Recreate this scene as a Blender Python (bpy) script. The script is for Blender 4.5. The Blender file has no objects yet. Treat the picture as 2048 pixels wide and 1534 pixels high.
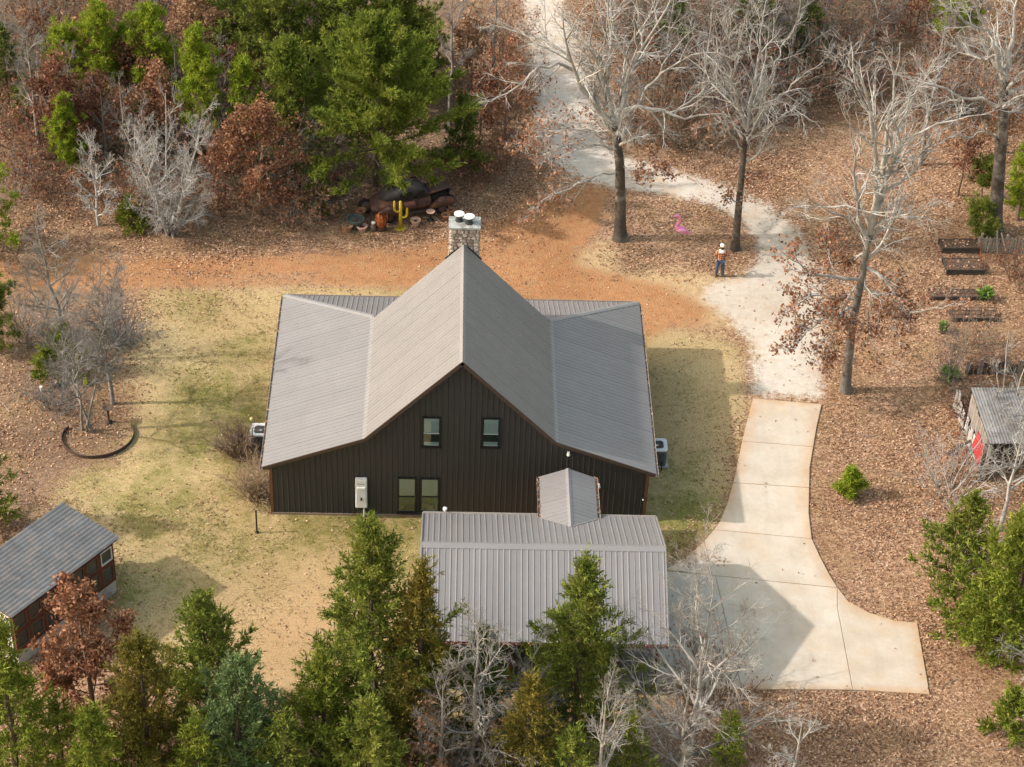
import bpy, bmesh, math, random
import numpy as np
from mathutils import Matrix, Vector

# ------------------------------------------------------------------ camera, sky, sun, exposure
scene = bpy.context.scene
col = scene.collection
IW, IH = 2048.0, 1534.0
CX, CY, CZ = -0.5877, -64.9583, 58.0132
PITCH, YAW, ROLL, FOC = 0.665103, 0.039247, 0.044106, 4217.70
c_pos = np.array([CX, CY, CZ])
c_fw = np.array([math.sin(YAW)*math.cos(PITCH), math.cos(YAW)*math.cos(PITCH), -math.sin(PITCH)])
_r = np.array([math.cos(YAW), -math.sin(YAW), 0.0]); _u = np.cross(_r, c_fw)
c_r = math.cos(ROLL)*_r + math.sin(ROLL)*_u
c_u = -math.sin(ROLL)*_r + math.cos(ROLL)*_u
cam_data = bpy.data.cameras.new("camera")
cam = bpy.data.objects.new("camera", cam_data); col.objects.link(cam)
cam_data.sensor_fit = 'HORIZONTAL'; cam_data.sensor_width = 36.0
cam_data.lens = FOC*36.0/IW
cam_data.clip_start = 0.5; cam_data.clip_end = 6000.0
m = Matrix.Identity(4)
for i in range(3):
    m[i][0] = c_r[i]; m[i][1] = c_u[i]; m[i][2] = -c_fw[i]; m[i][3] = c_pos[i]
cam.matrix_world = m
scene.camera = cam

SUN_EL, SUN_AZ = math.radians(35.5), math.radians(4.0)      # light travels towards +x, slightly +y
world = bpy.data.worlds.new("World"); scene.world = world; world.use_nodes = True
wn = world.node_tree
bg = wn.nodes["Background"]
sky = wn.nodes.new("ShaderNodeTexSky"); sky.sky_type = 'NISHITA'; sky.sun_disc = False
sky.sun_elevation = SUN_EL; sky.sun_rotation = math.radians(266.0)
sky.air_density = 2.6; sky.dust_density = 3.5; sky.ozone_density = 1.2
wn.links.new(sky.outputs[0], bg.inputs[0]); bg.inputs[1].default_value = 0.15
sun_d = bpy.data.lights.new("sun", 'SUN'); sun_d.energy = 2.4; sun_d.angle = math.radians(1.2)
sun_d.color = (1.0, 0.975, 0.93)
sun = bpy.data.objects.new("sun", sun_d); col.objects.link(sun)
ldir = Vector((math.cos(SUN_EL)*math.cos(SUN_AZ), math.cos(SUN_EL)*math.sin(SUN_AZ), -math.sin(SUN_EL)))
sun.rotation_euler = ldir.to_track_quat('-Z', 'Y').to_euler()
sun.location = (-60, -10, 60)
scene.view_settings.view_transform = 'Standard'
scene.view_settings.look = 'None'
scene.view_settings.exposure = 0.84
scene.view_settings.gamma = 1.0
scene.view_settings.use_white_balance = True
scene.view_settings.white_balance_temperature = 6550
scene.view_settings.white_balance_tint = 15
scene.view_settings.use_curve_mapping = False
scene.cycles.max_bounces = 5
scene.cycles.diffuse_bounces = 2
scene.cycles.transparent_max_bounces = 12

# ------------------------------------------------------------------ helpers: surveying from the photograph
def ray(px, py):
    d = c_fw*FOC + c_r*(px-IW/2) - c_u*(py-IH/2)
    return d
def G(px, py, z=0.0):
    d = ray(px, py); return c_pos + d*((z-c_pos[2])/d[2])
def P(px, py, Y):
    d = ray(px, py); return c_pos + d*((Y-c_pos[1])/d[1])
def proj(X):
    d = np.asarray(X, float)-c_pos; zz = d@c_fw
    return np.array([IW/2+FOC*(d@c_r)/zz, IH/2-FOC*(d@c_u)/zz])
def scale_at(X):
    return FOC/((np.asarray(X, float)-c_pos)@c_fw)
def height_to(F, py):
    lo, hi = 0.0, 40.0
    for _ in range(40):
        mid = (lo+hi)/2
        if proj(F+np.array([0, 0, mid]))[1] > py: lo = mid
        else: hi = mid
    return lo

# ------------------------------------------------------------------ helpers: materials
def node(nt, t, **kw):
    n = nt.nodes.new(t)
    for k, v in kw.items(): setattr(n, k, v)
    return n
def setin(n, **kw):
    for k, v in kw.items():
        n.inputs[k.replace('_', ' ')].default_value = v
def ramp(nt, fac, stops, interp='LINEAR'):
    r = node(nt, 'ShaderNodeValToRGB'); r.color_ramp.interpolation = interp
    e = r.color_ramp.elements
    while len(e) < len(stops): e.new(0.5)
    for i, (p_, c_) in enumerate(stops):
        e[i].position = p_; e[i].color = (c_[0], c_[1], c_[2], 1)
    nt.links.new(fac, r.inputs[0]); return r.outputs[0]
def noise(nt, vec, scale, detail=4, rough=.6, out=0):
    n = node(nt, 'ShaderNodeTexNoise'); n.inputs['Scale'].default_value = scale
    n.inputs['Detail'].default_value = detail; n.inputs['Roughness'].default_value = rough
    nt.links.new(vec, n.inputs['Vector']); return n.outputs[out]
def mixc(nt, f, a, b, blend='MIX'):
    n = node(nt, 'ShaderNodeMix', data_type='RGBA', blend_type=blend)
    for sock, v in ((n.inputs[0], f), (n.inputs[6], a), (n.inputs[7], b)):
        if isinstance(v, (int, float)): sock.default_value = v
        elif isinstance(v, tuple): sock.default_value = (v[0], v[1], v[2], 1)
        else: nt.links.new(v, sock)
    return n.outputs[2]
def math_(nt, op, a, b=None, c=None, clamp=False):
    n = node(nt, 'ShaderNodeMath', operation=op, use_clamp=clamp)
    for i, v in enumerate((a, b, c)):
        if v is None: continue
        if isinstance(v, (int, float)): n.inputs[i].default_value = v
        else: nt.links.new(v, n.inputs[i])
    return n.outputs[0]
MATS = {}
def new_mat(name):
    mt = bpy.data.materials.new(name); mt.use_nodes = True
    nt = mt.node_tree; b = nt.nodes['Principled BSDF']; MATS[name] = mt
    return mt, nt, b
def M(name, c1, c2=None, scale=3.0, rough=.7, metal=0.0, bump=0.0, bscale=None, objrand=0.0, spec=0.3, c3=None, s3=.6):
    if name in MATS: return MATS[name]
    mt, nt, b = new_mat(name)
    geo = node(nt, 'ShaderNodeNewGeometry'); pos = geo.outputs['Position']
    if c2 is None: c2 = tuple(x*.8 for x in c1)
    f = noise(nt, pos, scale, 5, .65)
    cc = ramp(nt, f, [(.32, c1), (.68, c2)])
    if c3 is not None:
        f3 = noise(nt, pos, s3, 6, .7)
        f3 = ramp(nt, f3, [(.5, (0, 0, 0)), (.62, (1, 1, 1))])
        cc = mixc(nt, f3, cc, c3)
    if objrand:
        oi = node(nt, 'ShaderNodeObjectInfo')
        k = math_(nt, 'MULTIPLY_ADD', oi.outputs['Random'], 2*objrand, 1-objrand)
        vm = node(nt, 'ShaderNodeVectorMath', operation='SCALE'); nt.links.new(cc, vm.inputs[0]); nt.links.new(k, vm.inputs['Scale'])
        cc = vm.outputs[0]
    nt.links.new(cc, b.inputs['Base Color'])
    b.inputs['Roughness'].default_value = rough; b.inputs['Metallic'].default_value = metal
    b.inputs['Specular IOR Level'].default_value = spec
    if bump:
        bn = node(nt, 'ShaderNodeBump'); bn.inputs['Strength'].default_value = bump; bn.inputs['Distance'].default_value = .02
        nt.links.new(noise(nt, pos, bscale or scale*6, 4, .6), bn.inputs['Height']); nt.links.new(bn.outputs[0], b.inputs['Normal'])
    return mt
def LEAF(name, cols, trans=.3, patch=None, pscale=.6, pmix=.6):
    """foliage: colour from a per-leaf random value, with clumps of another colour"""
    if name in MATS: return MATS[name]
    mt = bpy.data.materials.new(name); mt.use_nodes = True; MATS[name] = mt
    nt = mt.node_tree; nt.nodes.clear()
    at = node(nt, 'ShaderNodeAttribute', attribute_name='rnd')
    n = len(cols)
    cc = ramp(nt, at.outputs['Fac'], [(i/(n-1), c) for i, c in enumerate(cols)])
    if patch:
        geo = node(nt, 'ShaderNodeNewGeometry')
        f = noise(nt, geo.outputs['Position'], pscale, 3, .6)
        f = ramp(nt, f, [(.48, (0, 0, 0)), (.66, (pmix, pmix, pmix))])
        cc = mixc(nt, f, cc, patch)
    d = node(nt, 'ShaderNodeBsdfDiffuse'); t = node(nt, 'ShaderNodeBsdfTranslucent')
    nt.links.new(cc, d.inputs[0]); nt.links.new(cc, t.inputs[0])
    mx = node(nt, 'ShaderNodeMixShader'); mx.inputs[0].default_value = trans
    nt.links.new(d.outputs[0], mx.inputs[1]); nt.links.new(t.outputs[0], mx.inputs[2])
    o = node(nt, 'ShaderNodeOutputMaterial'); nt.links.new(mx.outputs[0], o.inputs[0])
    return mt

# ------------------------------------------------------------------ helpers: objects
ORG = {}
def tag(o, label=None, cat=None, group=None, kind=None):
    if label: o['label'] = label
    if cat: o['category'] = cat
    if group: o['group'] = group
    if kind: o['kind'] = kind
    return o
def thing(name, label, cat, loc=(0, 0, 0), group=None):
    o = bpy.data.objects.new(name, None); col.objects.link(o); o.location = loc
    o.empty_display_size = .2
    ORG[o.name] = np.array(loc, float)
    return tag(o, label, cat, group)
def link(me, name, parent=None, org=None):
    o = bpy.data.objects.new(name, me); col.objects.link(o)
    if parent is not None:
        o.parent = parent; ORG[o.name] = ORG[parent.name]
    else:
        ORG[o.name] = np.array(org if org is not None else (0, 0, 0), float)
        o.location = tuple(ORG[o.name])
    return o
def np_mesh(name, verts, quads, mat, parent=None, org=None, rnd=None, smooth=False, tris=None):
    verts = np.asarray(verts, np.float32)
    o_ = ORG[parent.name] if parent is not None else (np.array(org, float) if org is not None else np.zeros(3))
    verts = (verts - o_).astype(np.float32)
    me = bpy.data.meshes.new(name)
    nq = 0 if quads is None else len(quads); ntr = 0 if tris is None else len(tris)
    me.vertices.add(len(verts)); me.vertices.foreach_set('co', verts.ravel())
    nl = nq*4+ntr*3
    me.loops.add(nl); me.polygons.add(nq+ntr)
    li = np.concatenate([np.asarray(quads, np.int32).ravel() if nq else np.zeros(0, np.int32),
                         np.asarray(tris, np.int32).ravel() if ntr else np.zeros(0, np.int32)])
    me.loops.foreach_set('vertex_index', li.astype(np.int32))
    ls = np.concatenate([np.arange(nq)*4, nq*4+np.arange(ntr)*3]).astype(np.int32)
    me.polygons.foreach_set('loop_start', ls)
    if smooth: me.polygons.foreach_set('use_smooth', np.ones(nq+ntr, bool))
    if rnd is not None:
        a = me.attributes.new('rnd', 'FLOAT', 'FACE'); a.data.foreach_set('value', np.asarray(rnd, np.float32))
    me.update(calc_edges=True); me.validate()
    me.materials.append(mat)
    return link(me, name, parent, org)
class MB:
    def __init__(s): s.v = []; s.f = []
    def add(s, vs, fs):
        n = len(s.v); s.v += [tuple(map(float, x)) for x in vs]; s.f += [tuple(i+n for i in f) for f in fs]; return s
    def box(s, c, size, ax=None):
        c = np.array(c, float); hx, hy, hz = [k/2 for k in size]
        A = np.eye(3) if ax is None else np.array(ax, float)
        vs = [c+A[0]*sx*hx+A[1]*sy*hy+A[2]*sz*hz for sz in (-1, 1) for sy in (-1, 1) for sx in (-1, 1)]
        return s.add(vs, [(0, 2, 3, 1), (4, 5, 7, 6), (0, 1, 5, 4), (2, 6, 7, 3), (0, 4, 6, 2), (1, 3, 7, 5)])
    def beam(s, a, b, w, h, up=(0, 0, 1)):
        a = np.array(a, float); b = np.array(b, float); d = b-a; L = np.linalg.norm(d); d /= L
        sd = np.cross(d, up); sd /= np.linalg.norm(sd); u2 = np.cross(sd, d)
        return s.box((a+b)/2, (L, w, h), (d, sd, u2))
    def prism(s, poly, z0, z1):
        n = len(poly)
        ar = sum(poly[i][0]*poly[(i+1) % n][1]-poly[(i+1) % n][0]*poly[i][1] for i in range(n))
        if ar < 0: poly = poly[::-1]
        vs = [(x[0], x[1], z0) for x in poly]+[(x[0], x[1], z1) for x in poly]
        fs = [tuple(range(n))[::-1], tuple(range(n, 2*n))]+[(i, (i+1) % n, n+(i+1) % n, n+i) for i in range(n)]
        return s.add(vs, fs)
    def slab(s, poly3, thick):
        """flat polygon in space with thickness along -normal"""
        p_ = [np.array(q, float) for q in poly3]; n = len(p_)
        nr = np.zeros(3)
        for i in range(n): nr += np.cross(p_[i], p_[(i+1) % n])
        nr /= np.linalg.norm(nr)
        vs = p_+[q-nr*thick for q in p_]
        fs = [tuple(range(n)), tuple(range(n, 2*n))[::-1]]+[(i, n+i, n+(i+1) % n, (i+1) % n) for i in range(n)]
        return s.add(vs, fs)
    def tube(s, pts, rad, sides=8, cap=True):
        pts = [np.array(q, float) for q in pts]; n = len(pts)
        if isinstance(rad, (int, float)): rad = [rad]*n
        vs = []; prevA = None
        for i in range(n):
            t = pts[min(i+1, n-1)]-pts[max(i-1, 0)]; t /= (np.linalg.norm(t)+1e-9)
            ref = np.array([0, 0, 1.0]) if abs(t[2]) < .9 else np.array([1.0, 0, 0])
            A = np.cross(t, ref) if prevA is None else prevA-t*(prevA@t)
            A /= np.linalg.norm(A); prevA = A; B = np.cross(t, A)
            for k in range(sides):
                a = 2*math.pi*k/sides; vs.append(pts[i]+rad[i]*(A*math.cos(a)+B*math.sin(a)))
        fs = [(i*sides+k, i*sides+(k+1) % sides, (i+1)*sides+(k+1) % sides, (i+1)*sides+k) for i in range(n-1) for k in range(sides)]
        if cap: fs += [tuple(range(sides))[::-1], tuple(range((n-1)*sides, n*sides))]
        return s.add(vs, fs)
    def lathe(s, c, prof, seg=20, ax=None, closed=False):
        c = np.array(c, float); A = np.eye(3) if ax is None else np.array(ax, float); n = len(prof)
        vs = []
        for r, z in prof:
            for k in range(seg):
                a = 2*math.pi*k/seg; vs.append(c+A[0]*r*math.cos(a)+A[1]*r*math.sin(a)+A[2]*z)
        m_ = n if closed else n-1
        fs = [(i*seg+k, i*seg+(k+1) % seg, ((i+1) % n)*seg+(k+1) % seg, ((i+1) % n)*seg+k) for i in range(m_) for k in range(seg)]
        if not closed:
            if prof[0][0] > 1e-4: fs.append(tuple(range(seg))[::-1])
            if prof[-1][0] > 1e-4: fs.append(tuple(range((n-1)*seg, n*seg)))
        return s.add(vs, fs)
    def ball(s, c, r, seg=10, rings=7, ax=None):
        r = (r, r, r) if isinstance(r, (int, float)) else r
        c = np.array(c, float); A = np.eye(3) if ax is None else np.array(ax, float); vs = []; fs = []
        for i in range(rings+1):
            t = math.pi*i/rings
            for k in range(seg):
                a = 2*math.pi*k/seg
                vs.append(c+A[0]*r[0]*math.sin(t)*math.cos(a)+A[1]*r[1]*math.sin(t)*math.sin(a)-A[2]*r[2]*math.cos(t))
        fs = [(i*seg+k, i*seg+(k+1) % seg, (i+1)*seg+(k+1) % seg, (i+1)*seg+k) for i in range(rings) for k in range(seg)]
        return s.add(vs, fs)
    def build(s, name, mat, parent=None, org=None, smooth=False, bevel=0):
        o_ = ORG[parent.name] if parent is not None else (np.array(org, float) if org is not None else np.zeros(3))
        me = bpy.data.meshes.new(name)
        me.from_pydata([tuple(np.array(q)-o_) for q in s.v], [], s.f)
        if smooth: me.polygons.foreach_set('use_smooth', np.ones(len(me.polygons), bool))
        me.update(); me.materials.append(mat)
        o = link(me, name, parent, org)
        if bevel:
            b = o.modifiers.new('bevel', 'BEVEL'); b.width = bevel; b.segments = 2; b.limit_method = 'ANGLE'
        return o
def one(name, mb, mat, label, cat, org, group=None, **kw):
    return tag(mb.build(name, mat, None, org, **kw), label, cat, group)

# ------------------------------------------------------------------ ground: one continuous sheet, split where its cover changes
def polyw(pts): return np.array([G(*q)[:2] for q in pts])
def sdist(poly, X, Y):
    """signed distance, positive inside"""
    n = len(poly); dmin = np.full(X.shape, 1e9); ins = np.zeros(X.shape, bool)
    for i in range(n):
        ax, ay = poly[i]; bx, by = poly[(i+1) % n]
        ex, ey = bx-ax, by-ay; t = np.clip(((X-ax)*ex+(Y-ay)*ey)/(ex*ex+ey*ey+1e-12), 0, 1)
        dmin = np.minimum(dmin, np.hypot(X-ax-t*ex, Y-ay-t*ey))
        cond = ((ay > Y) != (by > Y)) & (X < (bx-ax)*(Y-ay)/((by-ay) if abs(by-ay) > 1e-12 else 1e-12)+ax)
        ins ^= cond
    return np.where(ins, dmin, -dmin)
def sm(d, w): return np.clip(d/w*.5+.5, 0, 1)
LAWN = polyw([(300, 575), (560, 572), (820, 572), (1050, 606), (1280, 640), (1400, 668), (1490, 690), (1512, 770), (1506, 796), (1480, 900), (1440, 1045), (1336, 1134),
              (1336, 1400), (880, 1470), (640, 1480), (480, 1420), (330, 1370), (235, 1290), (236, 1180), (180, 1060), (110, 1000), (150, 945), (235, 930), (268, 830), (262, 700)])
CLAY = polyw([(-80, 514), (120, 514), (300, 516), (600, 508), (830, 498), (960, 455), (1060, 395), (1150, 360), (1240, 385), (1225, 470), (1160, 500), (1150, 530), (1230, 548), (1330, 572), (1420, 618), (1400, 650), (1340, 655),
              (1290, 684), (1060, 618), (850, 580), (600, 566), (300, 576), (-80, 584)])
BARE = polyw([(480, 1235), (560, 1190), (640, 1170), (720, 1150), (700, 1270), (640, 1330), (600, 1400), (510, 1380), (470, 1310)])
PALE = polyw([(1240, 545), (1330, 540), (1440, 552), (1480, 600), (1500, 660), (1400, 655), (1300, 610), (1180, 570), (1110, 540), (1160, 500), (1225, 480)])
RUST = polyw([(1496, 752), (1660, 758), (1700, 800), (1652, 838), (1642, 806), (1506, 796)])
GRAV = polyw([(1020, -160), (1045, 0), (1060, 90), (1070, 180), (1075, 260), (1095, 318), (1150, 350), (1235, 378), (1330, 394), (1410, 412), (1470, 442), (1503, 480), (1506, 512), (1470, 548), (1412, 568),
              (1405, 598), (1465, 645), (1504, 690), (1508, 788), (1642, 796), (1652, 700), (1650, 620), (1636, 540), (1600, 468), (1545, 413), (1450, 368), (1340, 338), (1240, 312), (1208, 270), (1192, 200), (1168, 110), (1132, 20), (1095, -160)])
ISLE = polyw([(1215, 400), (1260, 392), (1330, 398), (1410, 416), (1470, 446), (1500, 484), (1503, 510), (1480, 540), (1400, 548), (1330, 530), (1240, 520), (1200, 480)])
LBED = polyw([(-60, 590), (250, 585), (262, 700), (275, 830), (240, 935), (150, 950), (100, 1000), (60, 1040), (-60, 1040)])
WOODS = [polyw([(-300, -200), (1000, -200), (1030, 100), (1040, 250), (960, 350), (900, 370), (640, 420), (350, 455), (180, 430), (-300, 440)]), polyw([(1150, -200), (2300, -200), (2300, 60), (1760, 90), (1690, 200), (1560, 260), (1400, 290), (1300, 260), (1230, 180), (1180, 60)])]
RLIT = polyw([(1655, 560), (2200, 480), (2200, 1700), (1300, 1700), (1400, 1385), (1862, 1392), (1838, 1245), (1700, 1200), (1622, 1020), (1640, 840), (1660, 800)])
STRIP = polyw([(-80, 545), (150, 544), (380, 546), (520, 548), (640, 545), (640, 550), (520, 554), (380, 552), (150, 549), (-80, 551)])
def zones(X, Y):
    lawn = sm(sdist(LAWN, X, Y), 1.6); clay = sm(sdist(CLAY, X, Y), 1.1); grav = sm(sdist(GRAV, X, Y), .9)
    bare = sm(sdist(BARE, X, Y), 2.4); pale = sm(sdist(PALE, X, Y), 1.8); rust = sm(sdist(RUST, X, Y), 1.2); isle = sm(sdist(ISLE, X, Y), .9)
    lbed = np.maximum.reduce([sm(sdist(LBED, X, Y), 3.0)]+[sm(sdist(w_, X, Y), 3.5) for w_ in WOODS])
    rlit = sm(sdist(RLIT, X, Y), 2.0)
    strip = np.exp(-(sdist(STRIP, X, Y).clip(-9, 0)/.25)**2)*.45
    clay = clay*(1-strip)
    grav = grav*(1-isle); clay = np.maximum(clay*(1-isle), rust*.62); lawn = lawn*(1-grav)
    green = np.zeros(X.shape)
    for px, py, r, s in [(1390, 1060, 3.2, 1.0), (1350, 960, 2.2, .6), (1400, 800, 2.5, .12), (1300, 1080, 2, .9), (640, 1050, 2.2, .8), (720, 1055, 2.0, .9), (800, 1060, 2, .9), (470, 960, 1.8, .7), (430, 1060, 2.6, .6),
                         (300, 1020, 3.0, .7), (440, 800, 3.2, .75), (390, 880, 2.6, .75), (490, 830, 1.8, .9), (300, 990, 2.4, .65), (560, 1090, 2.2, .5), (300, 1160, 3.0, .45), (420, 1130, 3.0, .5), (380, 600, 2.4, .45), (500, 700, 2, .5),
                         (240, 1180, 1.6, .9), (820, 1120, 1.8, .7), (170, 930, 2.5, .5), (820, 580, 1.2, .5), (430, 740, 2.2, .6)]:
        q = G(px, py); green = np.maximum(green, s*np.exp(-((X-q[0])**2+(Y-q[1])**2)/(r*r)))
    cov = 1-np.clip(lawn*.94+clay*.86+grav*.975+pale*.85, 0, .975)
    thin = sm(sdist(polyw([(1690, 1180), (1870, 1380), (1900, 1300), (1780, 1180), (1660, 1080), (1640, 1090)]), X, Y), 2.0)
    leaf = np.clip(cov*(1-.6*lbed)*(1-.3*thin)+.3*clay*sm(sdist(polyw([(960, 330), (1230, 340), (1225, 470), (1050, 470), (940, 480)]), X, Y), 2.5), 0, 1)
    leaf = np.maximum(leaf, isle)
    return lawn, clay, grav, green, leaf, bare, pale, lbed
def hnoise(X, Y, s, seed):
    rg = np.random.default_rng(seed); v = 0
    for i in range(6):
        a = rg.uniform(0, 6.28); k = s*rg.uniform(.6, 1.6); v = v+np.sin(k*(X*math.cos(a)+Y*math.sin(a))+rg.uniform(0, 6.28))
    return v/6
def build_ground():
    mt, nt, b = new_mat('ground_cover')
    geo = node(nt, 'ShaderNodeNewGeometry'); pos = geo.outputs['Position']
    a1 = node(nt, 'ShaderNodeAttribute', attribute_name='zone_a'); a2 = node(nt, 'ShaderNodeAttribute', attribute_name='zone_b')
    s1 = node(nt, 'ShaderNodeSeparateColor'); nt.links.new(a1.outputs['Color'], s1.inputs[0])
    s2 = node(nt, 'ShaderNodeSeparateColor'); nt.links.new(a2.outputs['Color'], s2.inputs[0])
    lawn, clay, grav, green = s1.outputs[0], s1.outputs[1], s1.outputs[2], a1.outputs['Alpha']
    leaf, bare, pale, lbed = s2.outputs[0], s2.outputs[1], s2.outputs[2], a2.outputs['Alpha']
    nA = noise(nt, pos, .55, 6, .65); nB = noise(nt, pos, 2.6, 5, .7); nC = noise(nt, pos, 14, 4, .75); nD = noise(nt, pos, .16, 3, .5)
    nE = noise(nt, pos, 38, 3, .7)
    # leaf litter: small cells of random brown
    def vor(scale):
        vo = node(nt, 'ShaderNodeTexVoronoi', feature='F1'); vo.inputs['Scale'].default_value = scale
        wv = node(nt, 'ShaderNodeVectorMath', operation='MULTIPLY_ADD'); nn = node(nt, 'ShaderNodeTexNoise'); nn.inputs['Scale'].default_value = 9
        nt.links.new(pos, nn.inputs['Vector']); nt.links.new(nn.outputs['Color'], wv.inputs[0]); wv.inputs[1].default_value = (.12, .12, .12); nt.links.new(pos, wv.inputs[2])
        nt.links.new(wv.outputs[0], vo.inputs['Vector']); return vo
    v1 = vor(14.0)
    sc = node(nt, 'ShaderNodeSeparateColor'); nt.links.new(v1.outputs['Color'], sc.inputs[0])
    lf = ramp(nt, sc.outputs[0], [(0, (.105, .055, .034)), (.3, (.23, .128, .076)), (.55, (.35, .205, .124)), (.8, (.46, .29, .182)), (1, (.59, .41, .275))])
    soil = ramp(nt, nB, [(.3, (.15, .09, .053)), (.7, (.31, .185, .105))])
    lit = mixc(nt, ramp(nt, nC, [(.36, (0, 0, 0)), (.52, (1, 1, 1))]), soil, lf)
    lit = mixc(nt, math_(nt, 'MULTIPLY', lbed, .75), lit, ramp(nt, nC, [(.3, (.085, .062, .045)), (.7, (.23, .165, .115))]))  # greyish duff colour, in the woods also standing in for shade between trees
    lit = mixc(nt, ramp(nt, nA, [(.46, (0, 0, 0)), (.7, (.5, .5, .5))]), lit, ramp(nt, nC, [(.3, (.25, .165, .075)), (.7, (.42, .285, .14))]))
    # lawn
    dry = ramp(nt, nC, [(.3, (.26, .185, .095)), (.48, (.42, .31, .155)), (.7, (.58, .45, .24))])
    grn = ramp(nt, nC, [(.3, (.095, .09, .025)), (.48, (.18, .165, .045)), (.7, (.32, .275, .09))])
    gsel = math_(nt, 'ADD', math_(nt, 'MULTIPLY', green, 1.0), math_(nt, 'MULTIPLY', math_(nt, 'SUBTRACT', nA, .5), 1.7))
    gsel = math_(nt, 'ADD', gsel, math_(nt, 'MULTIPLY', math_(nt, 'SUBTRACT', nB, .5), 1.4))
    gf = node(nt, 'ShaderNodeMapRange', interpolation_type='SMOOTHSTEP'); nt.links.new(gsel, gf.inputs[0]); gf.inputs[1].default_value = .05; gf.inputs[2].default_value = 1.05
    lw = mixc(nt, gf.outputs[0], dry, grn)
    nF = noise(nt, pos, 6.5, 5, .8)
    lw = mixc(nt, ramp(nt, nF, [(.3, (.55, .55, .55)), (.46, (0, 0, 0))]), lw, (.13, .105, .045))
    lw = mixc(nt, ramp(nt, nF, [(.6, (0, 0, 0)), (.75, (.4, .4, .4))]), lw, (.5, .39, .21))
    br = math_(nt, 'MULTIPLY', bare, math_(nt, 'MULTIPLY_ADD', nB, 1.3, .15), clamp=True)
    lw = mixc(nt, br, lw, ramp(nt, nC, [(.3, (.36, .22, .115)), (.7, (.56, .37, .2))]))
    # bare clay and gravel
    cl = ramp(nt, nB, [(.25, (.27, .11, .045)), (.5, (.38, .17, .07)), (.75, (.47, .24, .11))])
    cl = mixc(nt, ramp(nt, nC, [(.42, (0, 0, 0)), (.66, (.6, .6, .6))]), cl, (.5, .33, .19))
    cl = mixc(nt, ramp(nt, noise(nt, pos, 1.4, 6, .75), [(.5, (0, 0, 0)), (.66, (.5, .5, .5))]), cl, ramp(nt, nC, [(.3, (.24, .15, .075)), (.7, (.52, .38, .2))]))
    cl = mixc(nt, ramp(nt, nE, [(.36, (.5, .5, .5)), (.48, (0, 0, 0))]), cl, (.17, .085, .045))
    gv = ramp(nt, nB, [(.25, (.50, .44, .365)), (.5, (.62, .56, .475)), (.75, (.70, .65, .565))])
    gv = mixc(nt, ramp(nt, nE, [(.35, (.55, .55, .55)), (.62, (0, 0, 0))]), gv, (.34, .27, .2))
    gv = mixc(nt, ramp(nt, nA, [(.52, (0, 0, 0)), (.72, (.65, .65, .65))]), gv, (.50, .33, .19))
    pl = ramp(nt, nB, [(.25, (.36, .22, .11)), (.55, (.50, .36, .2)), (.8, (.57, .46, .29))])
    def edge(w, k=.9):
        j = math_(nt, 'ADD', w, math_(nt, 'MULTIPLY', math_(nt, 'SUBTRACT', nB, .5), k))
        j = math_(nt, 'ADD', j, math_(nt, 'MULTIPLY', math_(nt, 'SUBTRACT', nC, .5), k*.8))
        mr = node(nt, 'ShaderNodeMapRange', interpolation_type='SMOOTHSTEP'); nt.links.new(j, mr.inputs[0]); mr.inputs[1].default_value = .3; mr.inputs[2].default_value = .72
        return mr.outputs[0]
    c = mixc(nt, edge(lawn), lit, lw)
    c = mixc(nt, edge(pale), c, pl)
    c = mixc(nt, math_(nt, 'MULTIPLY', edge(clay, 1.0), 1.0), c, cl)
    c = mixc(nt, edge(grav, 1.0), c, gv)
    # broad unevenness in tone of the ground itself
    c = mixc(nt, ramp(nt, nD, [(.38, (.7, .7, .7)), (.58, (0, 0, 0))]), c, mixc(nt, 1.0, c, (.78, .74, .70), 'MULTIPLY'))
    nt.links.new(c, b.inputs['Base Color']); b.inputs['Roughness'].default_value = .95; b.inputs['Specular IOR Level'].default_value = .1
    bn = node(nt, 'ShaderNodeBump'); bn.inputs['Strength'].default_value = .55; bn.inputs['Distance'].default_value = .04
    h = math_(nt, 'MULTIPLY', v1.outputs['Distance'], math_(nt, 'MULTIPLY', math_(nt, 'SUBTRACT', 1.0, grav), math_(nt, 'SUBTRACT', 1.0, lawn)))
    h = math_(nt, 'ADD', h, math_(nt, 'MULTIPLY', nE, .6))
    nt.links.new(h, bn.inputs['Height']); nt.links.new(bn.outputs[0], b.inputs['Normal'])
    # grid: fine in view, coarse outwards to the horizon
    def axis(lo, hi, st, far):
        core = np.arange(lo, hi+1e-6, st); k = [];  x = st
        p_ = hi
        while p_ < far: x *= 1.45; p_ += x; k.append(p_)
        q = []; x = st; p_ = lo
        while p_ > -far: x *= 1.45; p_ -= x; q.append(p_)
        return np.array(q[::-1]+list(core)+k)
    xs = axis(-30, 37, .38, 2500); ys = axis(-22, 56, .38, 2500)
    X, Y = np.meshgrid(xs, ys)
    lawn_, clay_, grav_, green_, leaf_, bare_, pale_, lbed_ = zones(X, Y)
    calm = np.clip(np.maximum(sm(sdist(polyw([(480, 560), (1340, 590), (1680, 780), (1900, 1400), (800, 1420), (500, 1060)]), X, Y), 3), 0), 0, 1)
    Z = (hnoise(X, Y, 1.3, 1)*.03+hnoise(X, Y, .5, 2)*.03)*(1-calm)-.004
    Z = np.where((np.abs(X) > 60) | (np.abs(Y) > 70), hnoise(X, Y, .02, 5)*1.5-1.0, Z)
    V = np.stack([X, Y, Z], -1).reshape(-1, 3)
    ny, nx = X.shape
    idx = np.arange(nx*ny).reshape(ny, nx)
    Q = np.stack([idx[:-1, :-1], idx[:-1, 1:], idx[1:, 1:], idx[1:, :-1]], -1).reshape(-1, 4)
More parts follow.
